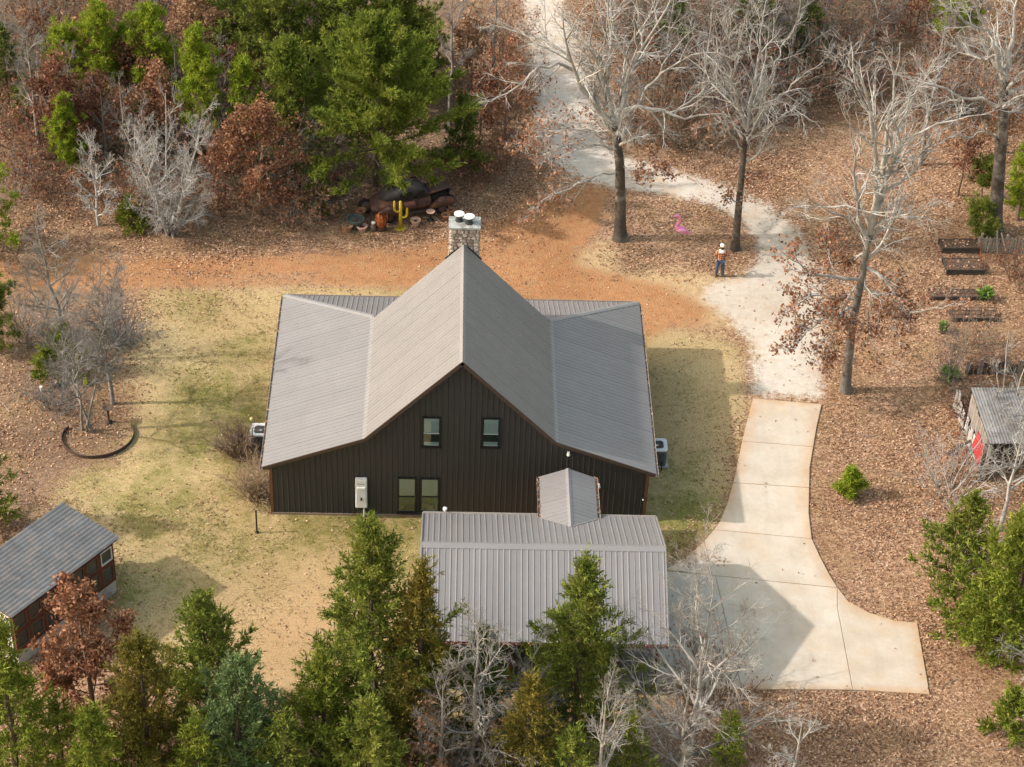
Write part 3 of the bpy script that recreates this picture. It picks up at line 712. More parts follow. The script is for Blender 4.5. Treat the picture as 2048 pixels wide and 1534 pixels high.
    # small floodlights and vents on the gable wall
    for px, py, r in ((1137, 908, .075), (1197, 972, .09), (1286, 998, .035)):
        c = P(px, py, -.14)
        f = MB().box((c[0], -.06, c[2]+.0), (.09, .12, .09)).build('floodlight', m_white if r > .04 else m_frame, H)
        MB().ball(c+np.array((0, -.03, -.02)), r, 12, 8).build('lamp_head', m_white, f, smooth=True)
    # roof over the breezeway between house and garage
    xc, zr, ze, xl_, xr_, ys = 4.31, 3.48, 3.03, 3.2, 5.41, -.92
    sg = (4.45-2.85)/3.49                                   # garage roof slope
    def gy(z): return -6.53+(4.45-z)/sg+.02                  # where the garage back slope has height z
    bw = MB()
    bw.slab([(xc, ys, zr), (xl_, ys, ze), (xl_, gy(ze), ze), (xc, gy(zr), zr)], .05)
    bw.slab([(xc, ys, zr), (xc, gy(zr), zr), (xr_, gy(ze), ze), (xr_, ys, ze)], .05)
    br = bw.build('breezeway_roof', m_brown, H)
    for s, xx in ((-1, xl_), (1, xr_)):
        v = np.array([xx-xc, 0, ze-zr]); L = np.linalg.norm(v); v /= L
        panels(br, m_roof, (xc, 0, zr), (0, 1, 0), v, lambda u: 0, lambda u: L if u > gy(ze) else max(.02, L*(u-gy(zr))/(gy(ze)-gy(zr))), gy(zr)+.02, ys, kinks=(gy(ze),), seed=30+s)
        a_, b_ = (xx, gy(ze)+.02, ze-.0), (xx, ys, ze-.0)
        g = rot_gutter(br, a_, b_, (s, 0, 0), m_gut); gutter_leaves(g, a_, b_, (s, 0, 0), 120, 33+s)
        MB().beam((xx, gy(ze), ze+.03), (xc, gy(zr), zr+.03), .05, .015).build('valley_trim', m_trim, br)
    cap_strip(br, (xc, ys, zr), (xc, gy(zr), zr), (-.88, 0, -.42), (.88, 0, -.42), .12, m_trim)
    for xx in (xl_+.1, xr_-.1): MB().box((xx, -1.5, ze/2), (.12, .12, ze)).build('post', m_brown, H)
    # tall white cabinet on the wall with its conduit
    a = P(711, 1015, -.2); b = P(734, 959, -.2)
    xm = (a[0]+b[0])/2; w_ = b[0]-a[0]; zl, zh = a[2], b[2]
    T = thing('utility_cabinet', 'tall white utility cabinet mounted on the brown gable wall', 'cabinet', (xm, -.1, 0))
    MB().box((xm, -.14, (zl+zh)/2), (w_, .2, zh-zl)).build('case', m_white, T, bevel=.04)
    MB().box((xm, -.248, zl+(zh-zl)*.5), (w_*.8, .02, (zh-zl)*.46)).build('door', M('white_panel', (.66, .67, .67), (.6, .61, .61), 4, .5), T, bevel=.008)
    MB().box((xm, -.252, zl+(zh-zl)*.86), (w_*.55, .015, .06)).build('vent', M('vent_grey', (.4, .4, .4), (.35, .35, .35), 5, .5), T)
    MB().box((xm, -.27, zl+(zh-zl)*.72), (w_*.7, .05, .1)).build('hood', m_white, T, bevel=.01)
    MB().box((xm, -.268, zl+(zh-zl)*.34), (.06, .03, .15)).build('latch', m_frame, T)
    MB().tube([(xm+.1, -.12, zl+.02), (xm+.1, -.12, 0)], .035, 10).build('conduit', m_white, T)
    return H
build_house()

# ------------------------------------------------------------------ garage
def build_garage():
    xl, xr, yr, hg, zr, zg = -1.42, 7.73, -6.53, 3.49, 4.45, 2.85
    Gg = thing('garage', 'detached garage with grey ribbed gable roof beside the concrete driveway', 'garage', ((xl+xr)/2, yr, 0))
    sl = (zr-zg)/hg
    mb = MB(); x0, x1, y0, y1 = xl+.2, xr-.2, yr-hg+.3, yr+hg-.3
    mb.prism([(x0, y0+.2), (x0+.12, y0+.2), (x0+.12, y1-.12), (x1, y1-.12), (x1, y1), (x0, y1)], .03, 2.77)
    wall = mb.build('wall', m_wall, Gg)
    MB().box((x1-2.4, y0+.06, 1.4), (2.0, .12, 2.6)).build('front_wall', m_wall, Gg)
    panels(wall, m_wall, (0, y1+.005, 0), (1, 0, 0), (0, 0, 1), lambda u: .05, lambda u: 2.72, x0, x1, name='wall_panel', seed=41)
    for s, xx in ((-1, xl+.12), (1, xr-.12)):
        mb = MB(); mb.slab([(xx, yr-hg+.25, zg+.02), (xx, yr+hg-.25, zg+.02), (xx, yr, zr-.06)] if s > 0 else [(xx, yr-hg+.25, zg+.02), (xx, yr, zr-.06), (xx, yr+hg-.25, zg+.02)], .08); mb.build('gable', m_wall, Gg)
    for px in (x0+.1, x0+3.2, x0+6.2, x1-.1):
        MB().box((px, y0+.1, 1.35), (.16, .16, 2.7)).build('post', m_brown, Gg)
    MB().box(((x0+x1)/2, y0+.1, 2.68), (x1-x0, .2, .2)).build('beam', m_brown, Gg)
    MB().box(((x0+x1)/2, (y0+y1)/2, .02), (x1-x0, y1-y0, .1)).build('floor', M('garage_floor', (.2, .17, .14), (.15, .13, .1), 2, .9), Gg)
    mb = MB()
    mb.slab([(xl, yr, zr), (xl, yr-hg, zg), (xr, yr-hg, zg), (xr, yr, zr)], .06)
    mb.slab([(xl, yr, zr), (xr, yr, zr), (xr, yr+hg, zg), (xl, yr+hg, zg)], .06)
    roof = mb.build('roof', m_brown, Gg)
    for s in (-1, 1):
        v = np.array([0, s*hg, zg-zr]); L = np.linalg.norm(v); v /= L
        panels(roof, m_roof, (0, yr, zr), (1, 0, 0), v, lambda u: 0, lambda u: L+.02, xl, xr, rib=.2215, seed=44+s)
    c = math.cos(math.atan(sl)); d = math.sin(math.atan(sl))
    cap_strip(roof, (xl-.01, yr, zr), (xr+.01, yr, zr), (0, -c, -d), (0, c, -d), .2, m_trim, 'ridge_cap', .04)
    for xx, s in ((xl, -1), (xr, 1)):
        for e in (-1, 1):
            MB().beam((xx+s*.01, yr, zr-.0), (xx+s*.01, yr+e*hg, zg-.0), .05, .12).build('rake_trim', m_trim, roof)
    g = rot_gutter(roof, (xl, yr+hg, zg), (xr, yr+hg, zg), (0, 1, 0), M('gutter_pale', (.5, .46, .42), (.42, .38, .34), 4, .5))
    g2 = rot_gutter(roof, (xr, yr-hg, zg), (xl, yr-hg, zg), (0, -1, 0), M('gutter_red', (.28, .06, .05), (.2, .06, .05), 4, .5)); gutter_leaves(g2, (xr, yr-hg, zg), (xl, yr-hg, zg), (0, -1, 0), 250, 55)
    a = P(890, 1022, yr+hg-.6)
    c = np.array((a[0], yr+hg+.16, zg-.02))
    f = MB().tube([c+(0, 0, -.3), c+(0, 0, .1)], .04, 10).build('vent_pipe', m_white, Gg); MB().lathe(c+np.array((0, 0, .1)), [(.085, 0), (.085, .08), (.0001, .13)], 12).build('vent_hood', m_white, f)
build_garage()

# ------------------------------------------------------------------ condensers
def condenser(px, py, label):
    c = G(px, py, .95); c = np.array((c[0], c[1], 0)); T = thing('air_conditioner', label, 'air conditioner', c, 'air conditioner condensers beside the house walls')
    hw = .42
    def rr(h, r, n=4):
        out = []
        for qx, qy, a0 in ((h-r, h-r, 0), (-h+r, h-r, 90), (-h+r, -h+r, 180), (h-r, -h+r, 270)):
            for k in range(n+1):
                a = math.radians(a0+90*k/n); out.append((qx+r*math.cos(a), qy+r*math.sin(a)))
        return out
    MB().prism([(c[0]+x, c[1]+y) for x, y in rr(hw+.08, .05)], -.02, .07).build('pad', MATS['cap_concrete'], T)
    body = MB().prism([(c[0]+x, c[1]+y) for x, y in rr(hw-.03, .12)], .07, .9).build('casing', M('coil_dark', (.05, .055, .055), (.08, .085, .08), 20, .6, .3), T)
    mb = MB()
    for k in range(11): mb.prism([(c[0]+x, c[1]+y) for x, y in rr(hw-.012, .12)], .14+k*.068, .155+k*.068)
    mb.build('louvre', M('louvre_grey', (.18, .185, .18), (.14, .145, .14), 10, .5), body)
    o = rr(hw, .14); n = len(o); i_ = [(.31*math.cos(2*math.pi*k/n+math.atan2(o[0][1], o[0][0])*0+math.radians(0)), .31*math.sin(2*math.pi*k/n)) for k in range(n)]
    i_ = [(.31*x/math.hypot(x, y), .31*y/math.hypot(x, y)) for x, y in o]
    vs = [(c[0]+x, c[1]+y, .86) for x, y in o]+[(c[0]+x, c[1]+y, .93) for x, y in o]+[(c[0]+x, c[1]+y, .93) for x, y in i_]+[(c[0]+x, c[1]+y, .84) for x, y in i_]
    fs = []
    for L in range(3): fs += [(L*n+k, L*n+(k+1) % n, (L+1)*n+(k+1) % n, (L+1)*n+k) for k in range(n)]
    MB().add(vs, fs).build('top_cover', M('unit_white', (.68, .69, .67), (.58, .59, .57), 5, .45), T)
    fan = MB()
    for k in range(5):
        a = 2*math.pi*k/5; b = a+.7
        fan.add([(c[0]+.05*math.cos(a), c[1]+.05*math.sin(a), .83), (c[0]+.29*math.cos(a), c[1]+.29*math.sin(a), .85), (c[0]+.29*math.cos(b), c[1]+.29*math.sin(b), .82), (c[0]+.05*math.cos(b), c[1]+.05*math.sin(b), .82)], [(0, 1, 2, 3)])
    fan.lathe((c[0], c[1], .8), [(.07, 0), (.07, .1), (.0001, .11)], 12); fan.build('fan', M('fan_grey', (.3, .32, .32), (.25, .27, .27), 4, .5), T)
    for k in range(3):
        r = .1+.09*k; MB().lathe((c[0], c[1], .925), [(r, 0), (r+.008, .004), (r, .008)], 24, closed=True).build('guard_ring', MATS['coil_dark'], T)
    MB().tube([c+np.array((.2, -.43, .3)), c+np.array((.2, -.6, .3)), c+np.array((.2, -.62, .02))], .025, 6).build('pipe', m_frame, T)
condenser(521, 858, 'air conditioner condenser left of the house beside the dry brown shrub')
condenser(1315, 888, 'air conditioner condenser right of the house beside the green lawn')

# ------------------------------------------------------------------ trees
def tubes(polys, sides_of):
    """tapered tubes from polylines, grouped so that numpy does the work"""
    groups = {}
    for pts, rad in polys:
        groups.setdefault((len(pts), sides_of(rad[0])), []).append((pts, rad))
    VV, QQ, base = [], [], 0
    for (n, sd), lst in groups.items():
        Pn = np.array([l[0] for l in lst]); R = np.array([l[1] for l in lst])
        T = np.empty_like(Pn); T[:, 1:-1] = Pn[:, 2:]-Pn[:, :-2]; T[:, 0] = Pn[:, 1]-Pn[:, 0]; T[:, -1] = Pn[:, -1]-Pn[:, -2]; T = unit(T)
        T0 = unit(Pn[:, -1]-Pn[:, 0])[:, None, :]
        ref = np.where(np.abs(T0[..., 2:3]) < .8, np.array([0, 0, 1.0]), np.array([1.0, 0, 0]))
        A = unit(np.cross(T, np.broadcast_to(ref, T.shape))); B = np.cross(T, A)
        ang = 2*np.pi*np.arange(sd)/sd
        ring = Pn[:, :, None, :]+R[:, :, None, None]*(A[:, :, None, :]*np.cos(ang)[None, None, :, None]+B[:, :, None, :]*np.sin(ang)[None, None, :, None])
        m_ = len(lst); VV.append(ring.reshape(-1, 3))
        idx = base+np.arange(m_*n*sd).reshape(m_, n, sd); nx_ = np.roll(idx, -1, 2)
        QQ.append(np.stack([idx[:, :-1], nx_[:, :-1], nx_[:, 1:], idx[:, 1:]], -1).reshape(-1, 4)); base += m_*n*sd
    return np.concatenate(VV), np.concatenate(QQ)
def sides_fn(r): return 9 if r > .12 else (6 if r > .05 else (4 if r > .03 else 3))
def walk(rng, p0, d0, L, n, wig, up):
    st = L/(n-1); d = np.array(d0, float); d /= np.linalg.norm(d); out = [np.array(p0, float)]
    for i in range(n-1):
        d = d+rng.normal(size=3)*wig; d[2] += up; d /= np.linalg.norm(d)
        out.append(out[-1]+d*st)
    return np.array(out)
def perp(rng, t):
    v = rng.normal(size=3); v -= t*(v@t); return v/np.linalg.norm(v)
def sprout(rng, out, pts, rad, spec, lev=0, tips=None):
    """branches on a limb, recursively. spec rows: (count, t0, angle, length ratio, points, wiggle, up)"""
    if lev >= len(spec):
        if tips is not None: tips.append(pts)
        return
    cnt, t0, ang, ratio, npt, wig, up = spec[lev]
    n = len(pts); L = np.linalg.norm(np.diff(pts, axis=0), axis=1).sum()
    k = max(1, int(round(cnt*rng.uniform(.8, 1.25))))
    ts = t0+(1-t0)*(np.arange(k)+rng.uniform(.1, .9, k))/k
    az = rng.uniform(0, 6.28)
    for j, t in enumerate(ts):
        f = min(t, .999)*(n-1); i = int(f); w = f-i
        p = pts[i]*(1-w)+pts[i+1]*w; r = rad[i]*(1-w)+rad[i+1]*w
        tg = pts[i+1]-pts[i]; tg = tg/(np.linalg.norm(tg)+1e-9)
        d = tg*math.cos(ang)+perp(rng, tg)*math.sin(ang)
        l = L*ratio*rng.uniform(.55, 1.2)*(1.1-.6*t)
        if l < .12: continue
        q = walk(rng, p, d, l, npt, wig, up)
        r0 = min(r*.75, .015+l*.013); rr = np.linspace(r0, max(.005, r0*.28), npt)
        out.append((q, rr)); sprout(rng, out, q, rr, spec, lev+1, tips)
def leaf_on(rng, tips, per, size, spread=.12, keep=1.0):
    C = []
    for q in tips:
        if rng.random() > keep: continue
        k = max(1, int(per*rng.uniform(.5, 1.5))); t = rng.uniform(.15, 1, k)*(len(q)-1); i = np.minimum(t.astype(int), len(q)-2); w = (t-i)[:, None]
        C.append(q[i]*(1-w)+q[i+1]*w)
    if not C: return np.zeros((0, 3)), np.zeros((0, 3)), np.zeros((0, 3))
    c = np.concatenate(C); n = len(c); c = c+rng.normal(size=(n, 3))*spread
    a = unit(rng.normal(size=(n, 3))+[0, 0, -.35])*(size*rng.uniform(.7, 1.4, (n, 1))); w = unit(np.cross(a, rng.normal(size=(n, 3))))*(size*rng.uniform(.24, .4, (n, 1)))
    return c, a, w
BARK_PALE = M('bark_pale', (.52, .50, .465), (.34, .325, .295), 3.0, .9, bump=.4, c3=(.17, .15, .13), s3=.9)
BARK_GREY = M('bark_grey', (.30, .28, .25), (.185, .168, .148), 3.5, .9, bump=.4, c3=(.13, .11, .09), s3=1.3)
BARK_DARK = M('bark_dark', (.12, .1, .082), (.04, .033, .027), 1.6, .92, bump=.7, c3=(.22, .2, .175), s3=1.1)
BARK_BROWN = M('bark_brown', (.23, .155, .11), (.15, .098, .068), 4, .92)
BARK_RED = M('bark_cedar', (.13, .095, .072), (.08, .058, .045), 4, .92)
BARK_MID = M('bark_ash', (.42, .395, .355), (.27, .25, .22), 2.5, .9, bump=.4, c3=(.15, .13, .11), s3=1.1)
BARK_LIMB = M('bark_limb', (.52, .50, .46), (.21, .19, .165), 1.5, .92, bump=.5, c3=(.3, .28, .25), s3=2.2)
CEDAR = {
 'green': LEAF('cedar_green', [(0.067, 0.097, 0.020), (0.121, 0.164, 0.029), (0.193, 0.235, 0.044), (0.290, 0.307, 0.065)], .28, (0.273, 0.271, 0.058)),
 'dark': LEAF('cedar_dark', [(0.045, 0.071, 0.020), (0.081, 0.117, 0.029), (0.129, 0.171, 0.041), (0.193, 0.221, 0.058)], .25, (0.193, 0.214, 0.051)),
 'yellow': LEAF('cedar_yellow', [(0.079, 0.112, 0.017), (0.139, 0.185, 0.026), (0.211, 0.257, 0.040), (0.304, 0.330, 0.059)], .3, (0.290, 0.297, 0.053)),
 'bronze': LEAF('cedar_bronze', [(.075, .08, .018), (.135, .13, .026), (.2, .175, .036), (.29, .235, .055)], .28, (.27, .185, .05), .9, .45),
 'blue': LEAF('cedar_blue', [(0.066, 0.106, 0.040), (0.112, 0.172, 0.066), (0.172, 0.238, 0.092), (0.251, 0.310, 0.132)], .28, (0.198, 0.264, 0.092)),
 'lush': LEAF('cedar_lush', [(0.073, 0.108, 0.018), (0.128, 0.178, 0.029), (0.189, 0.238, 0.040), (0.256, 0.292, 0.055)], .3, (0.256, 0.270, 0.050)),
 'bright': LEAF('pine_bright', [(0.096, 0.143, 0.014), (0.177, 0.249, 0.022), (0.266, 0.335, 0.032), (0.371, 0.414, 0.058)], .32, (0.322, 0.356, 0.044)),
}
OAKL = {
 'rust': LEAF('oak_leaf_rust', [(.13, .052, .03), (.23, .1, .056), (.34, .165, .095), (.47, .27, .17)], .3, (.4, .23, .14), .8),
 'tan': LEAF('oak_leaf_tan', [(.2, .1, .055), (.32, .175, .1), (.43, .26, .155), (.55, .37, .24)], .3, (.5, .33, .2), .8),
 'maroon': LEAF('oak_leaf_maroon', [(.09, .036, .026), (.16, .068, .042), (.25, .115, .07), (.37, .2, .13)], .3, (.29, .14, .09), .8),
}
def tree_frame(bx, by, ty, wpx, lean):
    F = G(bx, by); h = height_to(F, ty); s = scale_at(F+np.array([0, 0, h*.6]))
    R = wpx/2/s
    return F, h, R, lean/s
def tris_from(c, a, w):
    V = np.stack([c-w, c+w, c+a], 1).reshape(-1, 3); return V, np.arange(len(V)).reshape(-1, 3)
def crown_parts(T, polys, trunk, bark, leaf=None, leafmat=None, rng=None, crown_name='crown', twig=None, tri=False):
    V, Q = tubes(trunk, sides_fn); np_mesh('trunk', V, Q, bark, T, smooth=True)
    par = T
    if leaf is not None:
        if tri: V, Q = tris_from(*leaf); c = np_mesh(crown_name, V, None, leafmat, T, rnd=rng.random(len(Q)), tris=Q)
        else: V, Q = quads_from(*leaf); c = np_mesh(crown_name, V, Q, leafmat, T, rnd=rng.random(len(Q)))
        par = c
        if polys: V, Q = tubes(polys, sides_fn); np_mesh('branches', V, Q, twig or bark, T, smooth=True)
    elif polys:
        V, Q = tubes(polys, sides_fn); np_mesh(crown_name, V, Q, twig or bark, T, smooth=True)
SEED = [100]
def rngn():
    SEED[0] += 1; return np.random.default_rng(SEED[0])
def cedar(bx, by, ty, wpx, tone, label, lean=0.0, dens=1.0, shape=1.0, group='cedar trees', bare=.06, name='cedar_tree', leaf_size=.2, cat='tree', mL=9):
    rng = rngn(); F, h, R, ln = tree_frame(bx, by, ty, wpx, lean)
    T = thing(name, label, cat, tuple(F), group)
    top = F+np.array([ln, 0, h]); nT = 8; tt = np.linspace(0, 1, nT)[:, None]
    tr = F+(top-F)*tt+np.concatenate([rng.normal(size=(nT, 2))*.05*h/8, np.zeros((nT, 1))], 1)*np.sin(tt*3.14)
    trad = np.linspace(.014*h+.03, .012, nT); trunk = [(tr, trad)]; polys = []
    nb = int(np.clip(13*h*min(1.5, .6+R*.25), 36, 160)); C, A, W_ = [], [], []
    lobes = rng.uniform(.65, 1.25, 13)
    for k in range(nb):
        u = (k+rng.random())/nb; u = u**.9
        hz = bare+(1-bare)*u
        prof = (1-hz)**.78*(1.0 if hz > .16 else .55+hz*2.8)*shape+.03
        az = k*2.39996+rng.normal()*.35; lb = lobes[int((az % 6.283)/6.2832*13)]*rng.uniform(.5, 1.2)
        L = min(max(.25, 1.32*R*prof*lb), 1.22*R)
        f = hz*(nT-1); i = min(int(f), nT-2); p = tr[i]*(1-(f-i))+tr[i+1]*(f-i)
        el = math.radians(4+50*hz**1.3+rng.normal()*9)
        d = np.array([math.cos(az)*math.cos(el), math.sin(az)*math.cos(el), math.sin(el)])
        q = walk(rng, p, d, L, 6, .09, .05); polys.append((q, np.linspace(.008+.007*L, .004, 6)))
        nbl = int(max(4, 8.0*L*dens+2.5)); t = rng.uniform(.04, 1, nbl)**.7
        ff = t*5; ii = np.minimum(ff.astype(int), 4); w = (ff-ii)[:, None]; pc = q[ii]*(1-w)+q[ii+1]*w
        tg = unit(q[ii+1]-q[ii]); bd = unit(tg*.9+unit(rng.normal(size=(nbl, 3)))*.85+np.array([0, 0, .3])); bl = rng.uniform(.28, .62, nbl)*(.55+.25*min(R, 2.4))*(1.15-.45*t)
        s = rng.uniform(0, 1, (nbl, mL, 1)); c = pc[:, None]+bd[:, None]*bl[:, None, None]*s+rng.normal(size=(nbl, mL, 3))*.035
        a = unit(bd[:, None]*1.0+rng.normal(size=(nbl, mL, 3))*.5+np.array([0, 0, .1]))*leaf_size*rng.uniform(.7, 1.5, (nbl, mL, 1))
        w_ = unit(np.cross(a, rng.normal(size=(nbl, mL, 3))))*leaf_size*rng.uniform(.12, .24, (nbl, mL, 1))
        C.append(c.reshape(-1, 3)); A.append(a.reshape(-1, 3)); W_.append(w_.reshape(-1, 3))
    crown_parts(T, polys, trunk, BARK_RED, (np.concatenate(C), np.concatenate(A), np.concatenate(W_)), CEDAR[tone], rng, tri=True)
    return T
def pine(bx, by, ty, wpx, tone, label, lean=0.0, group='young pine trees', bare=.3, dens=1.0, name='pine_tree', cat='tree'):
    rng = rngn(); F, h, R, ln = tree_frame(bx, by, ty, wpx, lean)
    T = thing(name, label, cat, tuple(F), group)
    nT = 8; tt = np.linspace(0, 1, nT)[:, None]; tr = F+np.array([ln, 0, h])*tt+rng.normal(size=(nT, 3))*[.06, .06, 0]*np.sin(tt*3.14)
    trunk = [(tr, np.linspace(.017*h+.02, .012, nT))]; polys = []; tc, td = [], []
    nb = int(np.clip(11*h*(1-bare), 14, 85))
    for k in range(nb):
        u = (k+rng.random())/nb; hz = bare+(1-bare)*u
        prof = math.sin(min(1, (1-u)*1.15+.12)*math.pi*.5)**.8*(.65 if u < .1 else 1)
        az = k*2.39996+rng.normal()*.4; L = max(.25, 1.35*R*prof*rng.uniform(.6, 1.15))
        f = hz*(nT-1); i = min(int(f), nT-2); p = tr[i]*(1-(f-i))+tr[i+1]*(f-i); el = math.radians(5+50*u+rng.normal()*10)
        q = walk(rng, p, (math.cos(az)*math.cos(el), math.sin(az)*math.cos(el), math.sin(el)), L, 5, .12, .1); polys.append((q, np.linspace(.012+.01*L, .006, 5)))
        m_ = max(2, int(4.2*L*dens+1.5)); t = np.concatenate([[1.0], rng.uniform(.35, 1, m_)]); ff = t*4; ii = np.minimum(ff.astype(int), 3); w = (ff-ii)[:, None]
        pc = q[ii]*(1-w)+q[ii+1]*w+rng.normal(size=(m_+1, 3))*.14*min(1, R); tc.append(pc); td.append(unit(q[ii+1]-q[ii]+rng.normal(size=(m_+1, 3))*.5+[0, 0, .5]))
    tc.append(tr[-1:]); td.append(np.array([[0, 0, 1.0]]))
    c = np.concatenate(tc); d = np.concatenate(td); n = len(c); mN = 32
    a = unit(d[:, None]*.55+unit(rng.normal(size=(n, mN, 3))))*rng.uniform(.17, .31, (n, mN, 1)); cc = np.repeat(c[:, None], mN, 1)+rng.normal(size=(n, mN, 3))*.06
    w_ = unit(np.cross(a, rng.normal(size=(n, mN, 3))))*rng.uniform(.016, .027, (n, mN, 1))
    crown_parts(T, polys, trunk, BARK_BROWN, (cc.reshape(-1, 3), a.reshape(-1, 3), w_.reshape(-1, 3)), CEDAR[tone], rng, tri=True)
    return T
def oak(bx, by, ty, wpx, tone, label, lean=0.0, dens=1.0, group='oaks holding brown leaves', bark=None, low=.2, name='oak_tree', leaf=.155):
    rng = rngn(); F, h, R, ln = tree_frame(bx, by, ty, wpx, lean)
    T = thing(name, label, 'tree', tuple(F), group)
    tr = walk(rng, F, (ln/max(h, 1), 0, 1), h*.93, 8, .045, .05); tr[:, :2] += (F[:2]+[ln*.93, 0]-tr[-1, :2])[None]*np.linspace(0, 1, 8)[:, None]
    trad = np.linspace(.014*h+.02, .014, 8); polys, tips = [], []
    nb = int(np.clip(5+2.4*h, 9, 26))
    for k in range(nb):
        u = low+(1-low)*(k+rng.random())/nb; f = u*7; i = min(int(f), 6); p = tr[i]*(1-(f-i))+tr[i+1]*(f-i); az = k*2.4+rng.normal()*.4
        el = math.radians(12+45*u+rng.normal()*10); L = max(.4, 1.2*R*(1.08-.62*abs(u-.42)/.58)*rng.uniform(.6, 1.15))
        q = walk(rng, p, (math.cos(az)*math.cos(el), math.sin(az)*math.cos(el), math.sin(el)), L, 6, .14, .04); r_ = np.linspace(.012+.012*L, .006, 6)
        polys.append((q, r_)); sprout(rng, polys, q, r_, [(6, .15, .75, .52, 4, .15, .03), (4, .2, .7, .5, 3, .15, .0)], 0, tips)
    lf = leaf_on(rng, tips, 15*dens, leaf, .12, .95)
    crown_parts(T, polys, [(tr, trad)], bark or BARK_BROWN, lf, OAKL[tone], rng)
    return T
def bare_tree(bx, by, ty, wpx, label, lean=0.0, bark=None, group='leafless trees', fork=.3, nlimb=7, fine=1.0, name='bare_tree', cat='tree', stems=1, updir=.06):
    rng = rngn(); F, h, R, ln = tree_frame(bx, by, ty, wpx, lean)
    T = thing(name, label, cat, tuple(F), group); bark = bark or BARK_PALE
    polys, trunk = [], []
    spec = [(7*fine, .12, .62, .55, 5, .16, .05), (6*fine, .12, .7, .52, 3, .18, .03), (4.3*fine, .1, .6, .8, 2, .2, 0)]
    for s in range(stems):
        off = np.array([rng.normal()*.12, rng.normal()*.12, 0])*(stems > 1)
        spread = R*(.75 if stems > 1 else 0)
        a = 6.283*(s+rng.random()*.6)/stems; tgt = F+off+np.array([ln+spread*math.cos(a), spread*math.sin(a), h*(1 if s == 0 else rng.uniform(.7, 1))])
        n = 8; tr = F+off+(tgt-F-off)*np.linspace(0, 1, n)[:, None]+rng.normal(size=(n, 3))*[.07, .07, 0]*(h/8)*np.sin(np.linspace(0, 3.14, n))[:, None]
        r0 = (.015*h+.02)*(1 if stems == 1 else .5); trad = np.linspace(r0, .014, n); trunk.append((tr, trad))
        nl = nlimb if stems == 1 else max(3, int(nlimb*.6))
        for k in range(nl):
            u = fork+(1-fork)*(k+rng.random())/nl; f = u*(n-1); i = min(int(f), n-2); p = tr[i]*(1-(f-i))+tr[i+1]*(f-i)
            az = k*2.4+rng.normal()*.5+s; el = math.radians(22+38*u+rng.normal()*8); L = max(.5, (R*1.2 if stems == 1 else R*.75)*(1.15-.55*u)*rng.uniform(.75, 1.15))
            q = walk(rng, p, (math.cos(az)*math.cos(el), math.sin(az)*math.cos(el), math.sin(el)), L, 7, .13, updir); r_ = np.linspace(min(.02+.014*L, trad[i]*.8), .007, 7)
            polys.append((q, r_)); sprout(rng, polys, q, r_, spec, 0)
    crown_parts(T, polys, trunk, bark)
    return T
def shrub(bx, by, ty, wpx, label, mat=None, n=60, group='bare shrubs', name='bare_shrub', leaf=None, per=4, lsize=.1, fine=1.0):
    rng = rngn(); F, h, R, ln = tree_frame(bx, by, ty, wpx, 0); T = thing(name, label, 'shrub', tuple(F), group); polys, tips, st = [], [], []
    n = int(n*.82)
    for k in range(n):
        az = rng.uniform(0, 6.28); rr = R*math.sqrt(rng.random())*.5; p = F+np.array([math.cos(az)*rr, math.sin(az)*rr, 0]); el = math.radians(rng.uniform(35, 88))
        L = h*rng.uniform(.55, 1.05)/max(.6, math.sin(el)); L = min(L, R*1.3/max(.15, math.cos(el)))
        q = walk(rng, p, (math.cos(az)*math.cos(el), math.sin(az)*math.cos(el), math.sin(el)), L, 6, .13, .03); r_ = np.linspace(.011+.006*L, .007, 6); st.append((q, r_))
        sprout(rng, polys, q, r_, [(5*fine, .2, .6, .45, 3, .18, .03), (4*fine, .15, .55, .7, 2, .2, 0)], 0, tips)
    V, Q = tubes(st, sides_fn); np_mesh('stems', V, Q, mat or BARK_GREY, T, smooth=True)
    V, Q = tubes(polys, sides_fn); np_mesh('twigs', V, Q, mat or BARK_GREY, T, smooth=True)['kind'] = 'stuff'
    if leaf:
        V, Q = quads_from(*leaf_on(rng, tips, per, lsize, .08)); np_mesh('foliage', V, Q, leaf, T, rnd=rng.random(len(Q)))
    return T
